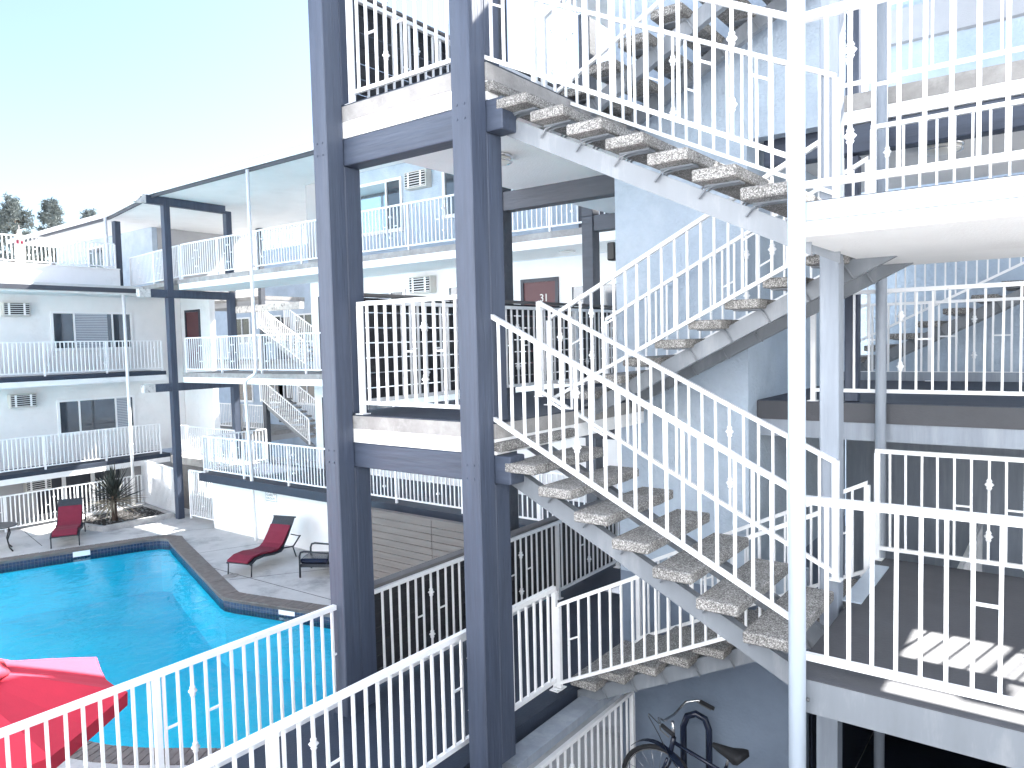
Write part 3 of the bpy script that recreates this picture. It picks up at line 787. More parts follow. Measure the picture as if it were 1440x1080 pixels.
def door(par, axis, v, a0, a1, z0, z1, m='red_door', number=None):
    f = MB()
    def bb(mb_, p0, p1, q0, q1, d0, d1):
        if axis == 'x': mb_.box(v+d0, v+d1, p0, p1, q0, q1)
        else: mb_.box(p0, p1, v-d1, v-d0, q0, q1)
        return mb_
    d_ = bb(MB(), a0, a1, z0, z1, -0.01, 0.012).build('door', m, par)
    bb(f, a0-0.08, a0-0.002, z0, z1+0.08, -0.01, 0.04); bb(f, a1+0.002, a1+0.08, z0, z1+0.08, -0.01, 0.04); bb(f, a0-0.001, a1+0.001, z1+0.002, z1+0.079, -0.01, 0.04)
    f.build('door_frame', 'dark_door', d_)
    h = MB()
    if axis == 'x': h.tube([(v+0.012, a0+0.08, z0+1.0), (v+0.07, a0+0.08, z0+1.0)], 0.03, 8)
    else: h.tube([(a0+0.08, v-0.012, z0+1.0), (a0+0.08, v-0.07, z0+1.0)], 0.03, 8)
    h.build('handle', 'chrome', d_)
    if number:
        text_mesh('door_number', number, 0.24, 0.006, 'brass', d_, ((a0+a1)/2+0.12, v-0.02, z0+1.60), 'CENTER')
    return d_
door(WGB, 'y', 13.8, -9.98, -9.12, w2, 1.32, 'red_door', '31')
door(WGB, 'y', 14.6, -25.72, -24.9, w2, 1.33, 'red_door')
door(WGB, 'y', 13.8, -17.15, -16.3, w2, 1.33, 'dark_door')
door(WGB, 'y', 13.8, -17.15, -16.3, w1, -1.55, 'dark_door')
door(WGB, 'y', 13.8, -17.0+0.1, -16.1, w3, 4.2, 'dark_door')
door(WGB, 'y', 13.8, -8.4, -7.5, w3, 4.2, 'dark_door')
window(WGB, 'y', 13.8, -15.98, -13.75, 2.92, 4.28, 3, film=1)
window(WGB, 'y', 13.8, -12.35, -10.6, 3.05, 4.28, 2)
window(WGB, 'y', 13.8, -15.9, -13.75, 0.1, 1.42, 3, blind=1)
window(WGB, 'y', 13.8, -12.3, -10.7, 0.1, 1.42, 2)
window(WGB, 'y', 13.8, -8.75, -7.2, 0.1, 1.22, 2)
window(WGB, 'y', 13.8, -15.9, -13.75, w1+0.85, w1+2.05, 3)
window(WGB, 'y', 14.5, -32.9, -31.5, w3+0.2, 4.3, 2)

railing('third storey railing of the far wing below the sloping eave', (-21.8, 12.3, w3), (-6.3, 12.3, w3), posts=[k/8 for k in range(9)], far=True, group=WG, w=0.022, h=1.08)
railing('angled third storey railing at the far roof corner', (-26.1, 12.85, w3), (-22.0, 12.34, w3), posts=(0, 0.5, 1), far=True, group=WG, w=0.022, h=1.08)
railing('second storey railing of the far wing behind the downpipe', (-21.8, 12.3, w2), (-6.3, 12.3, w2), posts=[k/8 for k in range(9)], far=True, group=WG, w=0.022, h=1.08)
railing('first storey railing of the far wing above the white wall', (-19.9, 11.62, w1), (-6.2, 11.62, w1), posts=[k/7 for k in range(8)], far=True, group=WG, w=0.022, h=1.08)
railing('short railing stepping back above the pool gate', (-19.9, 11.7, w1), (-19.9, 13.7, w1), posts=(0, 1), far=True, group=WG, w=0.022)
railing('railing behind the pool gate in front of the far stair', (-23.8, 13.0, w1), (-20.5, 13.0, w1), posts=(0, 0.55, 1), far=True, group=WG, w=0.022)
wb(-24.2, -20.02, 12.95, 13.8, w1-0.25, w1, 'concrete', 'walkway_slab')
wb(-24.0, -20.02, 12.9, 13.0, G, w1-0.252, 'cap', 'wall')

# far stair behind the opening
FS = thing('far_stair_tower', 'distant stair tower with white rails seen through the open wing', 'building')
def fb(x0, x1, y0, y1, z0, z1, m, name): return MB().box(x0, x1, y0, y1, z0, z1).build(name, m, FS)
SXF = -25.2
for lv in (w1+0.2, w2+0.2, w3-0.1):
    fb(-30.6, -25.4, 17.6, 19.6, lv-0.15, lv, 'concrete', 'slab')
    fb(-30.59, -25.41, 17.62, 19.6, lv-0.36, lv-0.152, 'grey_stucco', 'stucco_band')
    if lv < 2:
        for i in range(9):
            fb(SXF+0.31*i, SXF+0.29+0.31*i, 17.3, 18.4, lv+1.25-0.16*i, lv+1.32-0.16*i, 'tread', 'tread')
        for yy in (17.45, 18.2):
            MB().prism_y([(SXF-0.1, lv+1.2), (SXF+2.8, lv-0.3), (SXF+2.8, lv-0.5), (SXF-0.1, lv+1.0)], yy, yy+0.06).build('stringer', 'steel', FS)
for x in (-27.3, -30.5, -25.3): fb(x-0.1, x+0.1, 17.4, 17.58, G, 4.6, 'grey_beam', 'post')
fb(-44.0, 4.0, 21.5, 21.7, G, 4.6, 'blue_stucco', 'wall')
fb(-26.6, -22.4, 17.05, 17.25, w3-0.75, w3-0.5, 'old_wood', 'beam')
for x in (-33.5, -31.0, -28.6, -26.4): window(FS, 'y', 21.5, x, x+1.4, 0.2, 1.5, 2)
for x in (-33.5, -31.0, -28.6, -26.4): window(FS, 'y', 21.5, x, x+1.4, w1+0.9, w1+2.1, 2)
door(FS, 'y', 21.5, -30.0, -29.1, w2, 1.3, 'dark_door'); door(FS, 'y', 21.5, -30.0, -29.1, w1, -1.5, 'dark_door')
door(FS, 'y', 21.5, -27.0, -26.45, w1, -1.5, 'dark_door')
FG = 'railings of the distant stair tower'
for lv, nm in ((w1+0.2, 'lowest'), (w2+0.2, 'middle'), (w3-0.1, 'topmost')):
    railing('%s landing railing of the distant stair tower' % nm, (-30.4, 17.7, lv), (-25.5, 17.7, lv), posts=(0, 0.63, 1), far=True, group=FG, w=0.024)
    if lv < 2:
        railing('%s sloping railing of the distant stair tower' % nm, (SXF-0.1, 17.25, lv+1.25), (SXF+2.8, 17.25, lv-0.25), posts=(0, 1), far=True, group=FG, w=0.024, h=0.95)
        railing('%s rear sloping railing of the distant stair tower' % nm, (SXF-0.1, 18.5, lv+1.25), (SXF+2.8, 18.5, lv-0.25), posts=(0, 1), far=True, group=FG, w=0.024, h=0.95)

# ------------------------------------------------------------------ left building
LB = thing('apartment_block', 'pale apartment block at the left with windows above the pool fence', 'building')
def lb(x0, x1, y0, y1, z0, z1, m, name): return MB().box(x0, x1, y0, y1, z0, z1).build(name, m, LB)
lb(-27.0, -26.1, 2.0, 14.59, w1, 1.93, 'stucco', 'wall')
lb(-27.0, -26.3, 2.0, 14.59, G, w1-0.3, 'grey_stucco', 'wall')
for lv in (w1, w2):
    lb(-26.09, -24.9, 2.0, 13.3, lv-0.13, lv, 'navy_floor', 'walkway_slab')
    lb(-26.3, -24.906, 2.0, 13.29, lv-0.30, lv-0.132, 'stucco', 'stucco_band')
lb(-27.0, -24.62, 2.0, 12.5, 2.02, 2.10, 'roofing', 'roof')
lb(-24.70, -24.60, 2.0, 12.5, 1.88, 2.018, 'gutter', 'gutter')
lb(-26.1, -24.72, 2.0, 12.5, 1.82, 2.0, 'stucco', 'soffit')
lb(-36.0, -25.72, 2.0, 12.3, 2.11, 2.72, 'stucco', 'parapet')
lb(-36.0, -25.68, 2.0, 12.3, 2.722, 2.76, 'stucco', 'parapet_cap')
window(LB, 'x', -26.1, 10.22, 12.80, 0.06, 1.32, 3, blind=1)
window(LB, 'x', -26.1, 10.26, 12.74, -2.70, -1.54, 3, blind=2)
MB().box(-26.3, -26.27, 9.6, 12.2, G+0.1, -4.0).build('glass_door', 'dark_door', LB)
for yy in (10.4, 11.3): MB().box(-26.268, -26.24, yy-0.06, yy+0.06, G+0.1, -4.0).build('door_jamb', 'frame', LB)
railing('second storey railing of the left building below its windows', (-24.96, 2.2, w2), (-24.96, 13.2, w2), posts=[k/6 for k in range(7)], far=True, group=BG, w=0.024, h=1.06)
railing('first storey railing of the left building above the pool fence', (-24.96, 2.2, w1), (-24.96, 13.0, w1), posts=[k/6 for k in range(7)], far=True, group=BG, w=0.024, h=1.06)
railing('rooftop terrace railing above the left parapet', (-25.8, 2.2, 2.76), (-25.8, 12.2, 2.76), posts=[k/5 for k in range(6)], far=True, group=BG, w=0.026, h=0.85, b=0.07)

def air_con(loc, label, axis='x'):
    o = thing('air_conditioner', label, 'air conditioner', loc, 'window air conditioners', 0 if axis == 'x' else R(-90))
    MB().box(0, 0.22, -0.37, 0.37, -0.21, 0.21, bev=0.01).build('casing', 'ac', o)
    g = MB().box(0.221, 0.226, -0.34, 0.34, -0.18, 0.18).build('grille_back', 'black', o)
    for k in range(6):
        MB().box(0.227, 0.236, -0.34, 0.34, -0.17+0.062*k, -0.155+0.062*k).build('louvre', 'frame', o)
    for yy in (-0.22, 0.2): MB().box(0.2365, 0.241, yy-0.03, yy+0.03, -0.18, 0.18).build('bracket', 'frame', o)
    return o
air_con((-26.1, 9.22, 1.35), 'louvred air conditioner left of the upper window at the left')
air_con((-26.1, 9.25, -1.47), 'louvred air conditioner left of the lower window at the left')
air_con((-13.05, 13.8, 1.47), 'air conditioner on the white wall between the two big posts', 'y')
air_con((-13.1, 13.8, 4.08), 'air conditioner beside the bright third storey window', 'y')
air_con((-26.3, 9.6, -4.15), 'air conditioner low in the shade above the red lounger')

def pipe(label, pts, r=0.045):
    o = thing('downpipe', label, 'downpipe', pts[-1], 'white downpipes')
    q = Vector(pts[-1])
    MB().tube([Vector(p)-q for p in pts], r, 10).build('pipe', 'white_paint', o)
    for p in pts[1:-1] if len(pts) > 2 else []: pass
    for t in (0.25, 0.7):
        a, b_ = Vector(pts[0])-q, Vector(pts[-1])-q; c = a.lerp(b_, t); c.x = (Vector(pts[0]).x-q.x) if t < 0.5 else (Vector(pts[-1]).x-q.x)
        MB().tube([c+Vector((0, 0, -0.025)), c+Vector((0, 0, 0.025))], r*1.2, 10).build('pipe_clip', 'white_paint', o)
    return o
pipe('tall white downpipe with a bend in front of the far wing', [(-16.95, 11.45, 4.55), (-16.95, 11.45, -0.55), (-17.0, 11.45, -0.68), (-17.4, 11.45, -0.85), (-17.47, 11.45, -1.0), (-17.5, 11.6, -5.0), (-17.5, 11.6, -5.2)])
pipe('white downpipe in front of the left building windows', [(-24.78, 11.92, 1.9), (-24.78, 11.92, G+0.02)], 0.05)
pipe('short white downpipe at the far left roof corner', [(-26.55, 12.3, 4.6), (-26.5, 12.3, 2.3), (-26.3, 12.25, 2.14)], 0.05)

# pool fence and gate
railing('low pool fence in front of the ground floor at the left', (-25.0, 2.2, G), (-25.0, 12.3, G), posts=[k/5 for k in range(6)], far=True, group='white pool fence panels', h=1.08, w=0.026, name='pool_fence', cat='fence')
railing('taller pool fence panel between the yucca and the corner post', (-25.2, 12.45, G), (-22.25, 12.05, G), posts=(0, 1), far=True, group='white pool fence panels', h=1.55, w=0.026, name='pool_fence', cat='fence', sp=0.105)
gt = railing('white barred pool gate beside the dark corner post', (-21.6, 12.1, G+0.05), (-20.3, 12.1, G+0.05), posts=(0, 1), far=True, h=1.52, w=0.026, name='pool_gate', cat='gate', sp=0.10)
MB().box(0.9, 1.12, -0.03, 0.03, 0.75, 1.0).build('latch', 'frame', gt)

# sign on the wall
s = thing('wall_sign', 'small white pool rules sign on the white wall', 'sign', (-17.15, 11.895, -3.97))
MB().box(-0.25, 0.25, -0.008, 0.0, -0.17, 0.17).build('plate', 'sign', s)
b = MB()
b.box(-0.245, 0.245, -0.0095, -0.0085, 0.155, 0.165); b.box(-0.245, 0.245, -0.0095, -0.0085, -0.165, -0.155)
b.box(-0.245, -0.235, -0.0095, -0.0085, -0.154, 0.154); b.box(0.235, 0.245, -0.0095, -0.0085, -0.154, 0.154)
b.build('border', 'ink', s)
for j, (tx, zz) in enumerate((('NO LIFE', 0.055), ('GUARD', -0.03), ('ON DUTY', -0.12))):
    text_mesh('lettering', tx, 0.085, 0.0006, 'ink', s, (-0.21, -0.0092, zz))
b = MB()
b.tube([(0.16+0.05*math.cos(a), -0.0095, 0.07+0.05*math.sin(a)) for a in [2*math.pi*k/16 for k in range(16)]], 0.006, 4, closed=True)
b.bar((0.125, -0.0095, 0.035), (0.195, -0.0095, 0.105), 0.003, 0.012)
b.build('prohibition_mark', 'ink', s)

# ------------------------------------------------------------------ pool furniture
def lounger(label, loc, rz, group='red cushioned sun loungers'):
    o = thing('sun_lounger', label, 'sun lounger', loc, group, rz)
    # local: foot at -x, head at +x, width along y
    hw = 0.33
    prof = [(-0.95, 0.28), (-0.75, 0.36), (-0.45, 0.36), (-0.1, 0.30), (0.15, 0.30), (0.3, 0.36)]
    for s_ in (-1, 1):
        MB().tube([(x, s_*hw, z) for x, z in prof], 0.022, 8).build('side_rail', 'wicker', o)
        MB().tube([(-0.9, s_*hw, 0.29), (-0.93, s_*hw, 0.0)], 0.016, 6).build('leg', 'wicker', o)
        MB().tube([(0.28, s_*hw, 0.35), (0.62, s_*(hw+0.02), 0.30), (0.92, s_*(hw+0.02), 0.50)], 0.02, 6).build('arm', 'wicker', o)
        MB().tube([(0.62, s_*hw, 0.31), (0.75, s_*hw, 0.0)], 0.016, 6).build('leg', 'wicker', o)
        MB().tube([(0.90, s_*hw, 0.49), (0.62, s_*hw*0.9, 0.60)], 0.014, 6).build('back_strut', 'wicker', o)
    def strip(pts, w, th, name, m):
        b_ = MB(); rows = []
        for x, z in pts: rows.append([b_.bm.verts.new((x, y, z+dz)) for y, dz in ((-w, 0), (w, 0), (w, th), (-w, th))])
        for A, B in zip(rows, rows[1:]):
            for k in range(4): b_.bm.faces.new((A[k], A[(k+1) % 4], B[(k+1) % 4], B[k]))
        b_.bm.faces.new(rows[0][::-1]); b_.bm.faces.new(rows[-1])
        return b_.build(name, m, o)
    strip(prof, hw-0.02, 0.02, 'seat', 'wicker')
    back = [(0.3, 0.36), (0.5, 0.58), (0.72, 0.88), (0.78, 0.98)]
    strip([(x, z) for x, z in back], hw-0.02, 0.025, 'backrest', 'wicker')
    MB().tube([(0.79, -hw, 0.99), (0.79, hw, 0.99)], 0.02, 6).build('back_bar', 'wicker', o)
    cush = [(-0.98, 0.315), (-0.75, 0.392), (-0.45, 0.392), (-0.1, 0.335), (0.15, 0.335), (0.29, 0.40), (0.5, 0.625), (0.62, 0.79)]
    c = strip([(x-0.015, z) for x, z in cush], hw-0.035, 0.055, 'cushion', 'red')
    md = c.modifiers.new('bevel', 'BEVEL'); md.width = 0.02; md.segments = 2; md.limit_method = 'ANGLE'
    return o
lounger('red cushioned lounger beside the white wall, near the downpipe', (-15.55, 10.55, G), R(107))
lounger('red cushioned lounger at the far left in front of the pool fence', (-22.45, 8.95, G), R(180-28), 'red cushioned sun loungers')

ch = thing('patio_armchair', 'dark wicker patio armchair half hidden by the left post', 'armchair', (-13.85, 10.85, G), rz=R(212))
for s_ in (-1, 1):
    MB().tube([(0.36, s_*0.36, 0.0), (0.36, s_*0.36, 0.5), (0.33, s_*0.36, 0.58), (0.25, s_*0.36, 0.6), (-0.35, s_*0.36, 0.55), (-0.42, s_*0.36, 0.0)], 0.024, 8).build('arm_frame', 'wicker', ch)
MB().box(-0.34, 0.36, -0.33, 0.33, 0.22, 0.30, bev=0.01).build('seat_base', 'wicker', ch)
MB().box(-0.30, 0.38, -0.32, 0.32, 0.305, 0.42, bev=0.035).build('seat_cushion', 'bike', ch)
MB().bar((-0.28, 0, 0.42), (-0.5, 0, 0.95), 0.64, 0.06, up=(1, 0, 0.3), bev=0.01).build('backrest', 'wicker', ch)
for a in (-0.3, 0.3): MB().tube([(-0.25, a, 0.25), (-0.55, a, 1.0)], 0.022, 6).build('back_post', 'wicker', ch)

tb = thing('cast_iron_table', 'small patio table with curved dark leg at the left edge', 'table', (-22.75, 7.35, G))
MB().lathe((0, 0, 0.66), [(0.42, 0), (0.44, 0.012), (0.42, 0.03)], 24).build('table_top', 'cap', tb)
for k in range(4):
    a = math.pi/2*k+0.5; u = Vector((math.cos(a), math.sin(a), 0))
    MB().tube([u*0.30+Vector((0, 0, 0.655)), u*0.34+Vector((0, 0, 0.5)), u*0.25+Vector((0, 0, 0.3)), u*0.30+Vector((0, 0, 0.1)), u*0.40], 0.02, 6).build('leg', 'black', tb)

dr = MB().lathe((0, 0, 0), [(0.17, 0.004), (0.17, 0.010), (0.14, 0.012)], 24).build('drain_cover', 'grout', None, (-15.45, 9.53, G))
dr.data.materials[0] = M['concrete']
tag(dr, 'round pale drain cover in the pool deck near the lounger', 'drain cover')

# planter with yucca
pl = thing('planter_bed', 'low concrete kerbed planting bed around the yucca', 'planter', (-23.4, 10.9, G))
PB = [(-23.9, 9.6), (-22.45, 9.85), (-22.4, 12.0), (-24.6, 12.2), (-24.7, 10.3)]
PBl = [(x+23.4, y-10.9) for x, y in PB]
inn_p = offset_poly(PBl, -0.13)
for i in range(5):
    MB().prism([PBl[i-1], PBl[i], inn_p[i], inn_p[i-1]], 0.001, 0.15).build('kerb', 'deck', pl)
MB().prism(inn_p, 0.0, 0.10).build('soil', 'soil', pl)
yc = thing('yucca_plant', 'spiky yucca with dry lower leaves in the corner planting bed', 'plant', (-23.2, 10.55, G+0.10))
MB().tube([(0, 0, 0), (0.02, 0, 0.45), (0.0, 0.02, 0.85)], [0.09, 0.075, 0.07], 8).build('trunk', 'bark', yc)
rng = random.Random(3)
for k in range(150):
    a = rng.uniform(0, 2*math.pi); e = rng.uniform(-0.55, 1.5); dry = e < 0.1
    L = rng.uniform(0.7, 1.08); base = Vector((0, 0, 0.62+0.2*max(0, e)/1.5+rng.uniform(-0.1, 0.1)))
    d = Vector((math.cos(a)*math.cos(e), math.sin(a)*math.cos(e), math.sin(e))); sd_ = d.cross(Vector((0, 0, 1)))
    if sd_.length < 0.01: sd_ = Vector((1, 0, 0))
    sd_.normalize(); wd = 0.028; nn = d.cross(sd_).normalized()
    b = MB(); droop = Vector((0, 0, -0.10 if dry else -0.03))
    p = [base, base+d*L*0.5, base+d*L+droop]
    A = [b.bm.verts.new(p[0]-sd_*wd*.6), b.bm.verts.new(p[0]+sd_*wd*.6), b.bm.verts.new(p[1]+sd_*wd+nn*0.006), b.bm.verts.new(p[1]-sd_*wd+nn*0.006), b.bm.verts.new(p[2]), b.bm.verts.new(p[1]-nn*0.01)]
    b.bm.faces.new((A[0], A[1], A[5])); b.bm.faces.new((A[1], A[2], A[5])); b.bm.faces.new((A[2], A[4], A[5])); b.bm.faces.new((A[4], A[3], A[5])); b.bm.faces.new((A[3], A[0], A[5]))
    b.build('leaf', 'dry_leaf' if dry else 'leaf', yc)
b = MB()
for k in range(260):
    x, y = rng.uniform(-1.1, 0.9), rng.uniform(-1.2, 1.1)
    r = rng.uniform(0.012, 0.03)
    b.box(x-r, x+r, y-r, y+r, 0.10, 0.10+r)
stuff(b.build('pebbles', 'grout', pl))

# red umbrella, bottom left
um = thing('patio_umbrella', 'open scarlet patio umbrella at the lower left corner', 'umbrella', (-7.9, 2.05, G), rz=R(12))
N = 8; RR = 1.45; zr, za = G*0 + 2.12, 2.62
ang = [2*math.pi*k/N for k in range(N)]
zr, za = 2.02, 2.50
for k in range(N):
    a0 = ang[k]; a1 = a0+2*math.pi/N
    b = MB(); rows = []
    for t in (0.24, 0.45, 0.7, 0.88, 1.0):
        row = []
        for s_ in (0, 0.25, 0.5, 0.75, 1):
            a = a0+(a1-a0)*s_
            rad = RR*t*(1-0.0*s_)
            ch_ = math.cos((a1-a0)/2)/math.cos(a-(a0+a1)/2)
            sagr = 1-0.035*math.sin(math.pi*s_)*t
            z = za-(za-zr)*(t**1.15) - 0.05*math.sin(math.pi*s_)*t
            row.append(b.bm.verts.new((rad*ch_*sagr*math.cos(a), rad*ch_*sagr*math.sin(a), z)))
        rows.append(row)
    row = []
    for s_, v in zip((0, .25, .5, .75, 1), rows[-1]):
        row.append(b.bm.verts.new((v.co.x*0.995, v.co.y*0.995, v.co.z-0.13)))
    rows.append(row)
    for A, B in zip(rows, rows[1:]):
        for j in range(4):
            f = b.bm.faces.new((A[j], A[j+1], B[j+1], B[j])); f.smooth = False
    o = b.build('canopy_panel', 'umbrella', um)
    md = o.modifiers.new('solid', 'SOLIDIFY'); md.thickness = 0.004
b = MB()
b.lathe((0, 0, za-0.10), [(0.52, -0.03), (0.40, 0.05), (0.2, 0.12), (0.03, 0.19)], 8).build('vent_cap', 'umbrella', um)
for k in range(N):
    MB().bar((0.05*math.cos(ang[k]), 0.05*math.sin(ang[k]), za-0.04), (RR*0.99*math.cos(ang[k]), RR*0.99*math.sin(ang[k]), zr-0.03), 0.02, 0.025).build('rib', 'black', um)
MB().tube([(0, 0, 0), (0, 0, za)], 0.025, 12).build('pole', 'cap', um)
MB().lathe((0, 0, 0), [(0.28, 0), (0.28, 0.06), (0.05, 0.10)], 20).build('base', 'black', um)
MB().lathe((0, 0, za+0.09), [(0.02, 0), (0.035, 0.03), (0.01, 0.07)], 10).build('finial', 'cap', um)

# closed umbrella on the roof terrace
cu = thing('closed_umbrella', 'closed beige and red umbrella on the roof terrace', 'umbrella', (-27.4, 9.95, 2.76))
MB().lathe((0, 0, 0), [(0.02, 0.1), (0.14, 0.2), (0.16, 0.55), (0.12, 0.9), (0.04, 1.25)], 10).build('folded_canopy', 'beige', cu)
MB().tube([(0, 0, 0), (0, 0, 1.4)], 0.02, 8).build('pole', 'cap', cu)
MB().lathe((0, 0, 0.78), [(0.14, 0), (0.155, 0.06), (0.13, 0.12)], 10).build('strap', 'red', cu)

# ------------------------------------------------------------------ bicycle
bk = thing('bicycle', 'dark city bicycle leaning near the shaded wall under the stairs', 'bicycle', (-2.80, 6.66, -4.90), rz=R(-10))
bk.scale = (1.06, 1.06, 1.06)
def wheel(name, c, steer=0):
    w_ = bpy.data.objects.new(name, None)
    rim_r = 0.33
    pts = [(rim_r*math.cos(a), 0, rim_r*math.sin(a)) for a in [2*math.pi*k/32 for k in range(32)]]
    tyre = MB().tube(pts, 0.024, 8, closed=True).build(name, 'rubber', bk, c)
    tyre.rotation_euler = (0, 0, steer)
    MB().tube([(x*0.93, y, z*0.93) for x, y, z in pts], 0.010, 6, closed=True).build('rim', 'chrome', tyre)
    sp = MB()
    for k in range(18):
        a = 2*math.pi*k/18; sp.tube([(0.02*math.cos(a), 0.02*(-1)**k, 0.02*math.sin(a)), (0.305*math.cos(a), 0, 0.305*math.sin(a))], 0.0018, 4)
    sp.build('spokes', 'chrome', tyre)
    MB().tube([(0, -0.04, 0), (0, 0.04, 0)], 0.022, 8).build('hub', 'dark_steel', tyre)
    return tyre
FWc, RWc = (-0.52, 0, 0.345), (0.55, 0, 0.345)
wheel('front_wheel', FWc, R(22)); wheel('rear_wheel', RWc)
hd, hb = Vector((-0.33, 0, 0.80)), Vector((-0.365, 0, 0.66)); bb_, st = Vector((0.12, 0, 0.30)), Vector((0.235, 0, 0.78))
def fr(a, b_, r, name='frame_tube', m='bike'): return MB().tube([a, b_], r, 10).build(name, m, bk)
fr(hd+Vector((0.012, 0, 0.05)), hb, 0.024, 'head_tube'); fr(hd, st-Vector((0, 0, 0.06)), 0.019, 'top_tube'); fr(hb, bb_, 0.024, 'down_tube'); fr(bb_, st, 0.018, 'seat_tube')
b = MB()
for k in range(9):
    p = hb.lerp(bb_, 0.22+0.055*k); q = hb.lerp(bb_, 0.22+0.055*k+0.03)
    b.bar(p+Vector((0.004, -0.0245, 0.012)), q+Vector((0.0, -0.0245, 0.012-0.016*(k % 2))), 0.001, 0.007)
b.build('frame_decal', 'sign', bk)
for s_ in (-1, 1):
    MB().tube([bb_+Vector((0.03, s_*0.03, 0)), Vector((RWc[0], s_*0.055, RWc[2]))], 0.01, 8).build('chain_stay', 'bike', bk)
    MB().tube([st+Vector((0.0, s_*0.02, -0.05)), Vector((RWc[0], s_*0.055, RWc[2]))], 0.009, 8).build('seat_stay', 'bike', bk)
    MB().tube([hb+Vector((0, s_*0.045, -0.02)), hb+Vector((-0.04, s_*0.05, -0.12)), Vector((FWc[0], s_*0.05, FWc[2]))], 0.014, 8).build('fork_blade', 'bike', bk)
fr(hd+Vector((0.012, 0, 0.05)), hd+Vector((-0.0, 0, 0.20)), 0.016, 'stem', 'chrome')
hc = hd+Vector((-0.0, 0, 0.20))
bar = [(-0.0, -0.30, 0.10), (-0.0, -0.30, 0.10)]
MB().tube([hc+Vector(p) for p in ((0.22, -0.33, 0.09), (0.08, -0.31, 0.12), (0.0, -0.22, 0.11), (-0.04, -0.08, 0.02), (-0.04, 0.08, 0.02), (0.0, 0.22, 0.11), (0.08, 0.31, 0.12), (0.22, 0.33, 0.09))], 0.012, 8).build('handlebar', 'chrome', bk)
for s_ in (-1, 1):
    MB().tube([hc+Vector((0.10, s_*0.312, 0.117)), hc+Vector((0.24, s_*0.332, 0.085))], 0.019, 8).build('grip', 'rubber', bk)
    MB().tube([hc+Vector((0.07, s_*0.30, 0.11)), hc+Vector((0.10, s_*0.33, 0.08)), hc+Vector((0.2, s_*0.345, 0.055))], 0.008, 6).build('brake_lever', 'dark_steel', bk)
MB().tube([hc+Vector(p) for p in ((0.06, -0.30, 0.11), (-0.08, -0.26, 0.14), (-0.16, -0.16, 0.05), (-0.12, -0.06, -0.15), (-0.04, -0.04, -0.30))], 0.004, 5).build('brake_cable', 'black', bk)
fr(st, st+Vector((0.035, 0, 0.13)), 0.014, 'seat_post', 'chrome')
b = MB(); sx = st+Vector((0.04, 0, 0.15)); rows = []
for x, hw_, z0, z1 in ((-0.17, 0.018, 0.0, 0.035), (-0.10, 0.03, -0.02, 0.04), (0.0, 0.055, -0.03, 0.04), (0.08, 0.095, -0.035, 0.05), (0.13, 0.10, -0.02, 0.055), (0.15, 0.07, 0.0, 0.045)):
    rows.append([b.bm.verts.new(sx+Vector((x, y, z))) for y, z in ((-hw_, z0), (-hw_*0.9, z1-0.01), (0, z1), (hw_*0.9, z1-0.01), (hw_, z0))])
for A, B in zip(rows, rows[1:]):
    for k in range(5):
        f = b.bm.faces.new((A[k], A[(k+1) % 5], B[(k+1) % 5], B[k])); f.smooth = True
b.bm.faces.new(rows[0][::-1]); b.bm.faces.new(rows[-1])
b.build('saddle', 'rubber', bk)
MB().tube([bb_+Vector((0.09*math.cos(a), -0.05, 0.09*math.sin(a))) for a in [2*math.pi*k/20 for k in range(20)]], 0.008, 6, closed=True).build('chainring', 'dark_steel', bk)
MB().bar(bb_+Vector((0, -0.06, 0)), bb_+Vector((0.14, -0.07, -0.10)), 0.015, 0.02).build('crank', 'dark_steel', bk)
MB().box(bb_.x+0.10, bb_.x+0.19, -0.17, -0.08, bb_.z-0.12, bb_.z-0.095).build('pedal', 'rubber', bk)
b = MB()
pts = [(FWc[0]+0.375*math.cos(a), 0, FWc[2]+0.375*math.sin(a)) for a in [R(20+10*k) for k in range(13)]]
for p, q in zip(pts, pts[1:]): b.bar(p, q, 0.06, 0.004)
b.build('mudguard', 'bike', bk)
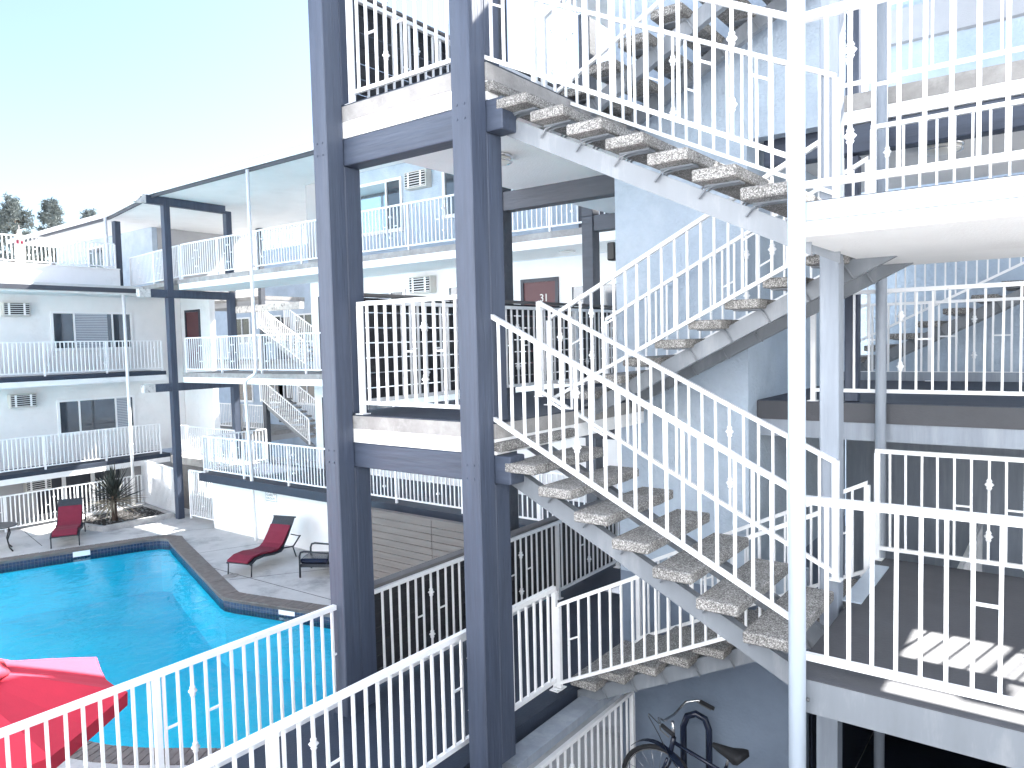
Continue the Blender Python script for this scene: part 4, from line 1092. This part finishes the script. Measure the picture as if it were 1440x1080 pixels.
rk = thing('bike_rack', 'dark hoop bike rack behind the bicycle', 'bike rack', (-3.06, 7.10, -4.90), rz=R(15))
MB().tube([(-0.13, 0, 0), (-0.13, 0, 0.85), (-0.09, 0, 0.96), (0, 0, 1.0), (0.09, 0, 0.96), (0.13, 0, 0.85), (0.13, 0, 0)], 0.035, 10).build('hoop', 'bike', rk)

# ------------------------------------------------------------------ trees far behind the roof
def pine(label, x, y, h, seed, spread=2.4):
    rg = random.Random(seed)
    o = thing('pine_tree', label, 'tree', (x, y, G), 'pines beyond the roof')
    MB().tube([(0, 0, 0), (0.1, 0, h*0.5), (0, 0.1, h*0.97)], [0.4, 0.25, 0.05], 8).build('trunk', 'bark', o)
    cr = MB(); br = MB(); bm = cr.bm
    for k in range(80):
        t = rg.random()**0.8; z = h*(0.40+0.58*t); r = spread*(1-t)**0.75*rg.uniform(0.45, 1.1)+0.25
        a = rg.uniform(0, 2*math.pi); tip = Vector((r*math.cos(a), r*math.sin(a), z+rg.uniform(-0.2, 0.5)))
        br.tube([(0, 0, z-0.4), tip], [0.05, 0.015], 4)
        for c in range(5):
            cc = tip*1.0; cc = Vector((tip.x*rg.uniform(0.55, 1.05), tip.y*rg.uniform(0.55, 1.05), tip.z+rg.uniform(-0.4, 0.4)))
            for q in range(16):
                d = Vector((rg.gauss(0, 1), rg.gauss(0, 1), rg.gauss(0.2, 0.8))).normalized(); s_ = d.orthogonal().normalized()*0.06
                p = cc+Vector((rg.gauss(0, .16), rg.gauss(0, .16), rg.gauss(0, .12)))
                bm.faces.new((bm.verts.new(p-s_), bm.verts.new(p+s_), bm.verts.new(p+d*0.42)))
    br.build('branches', 'bark', o)
    me = bpy.data.meshes.new('needles'); bm.to_mesh(me); bm.free(); me.materials.append(M['pine'])
    stuff(link('needles', me, o))
pine('wide pine tree at the far left behind the terrace', -75, 26.9, 19.3, 1, 3.6)
pine('pointed pine tree, second from the left behind the terrace', -75, 29.9, 19.2, 2, 3.3)
pine('low pine crown just showing above the roof edge', -75, 33.3, 18.4, 5, 3.0)
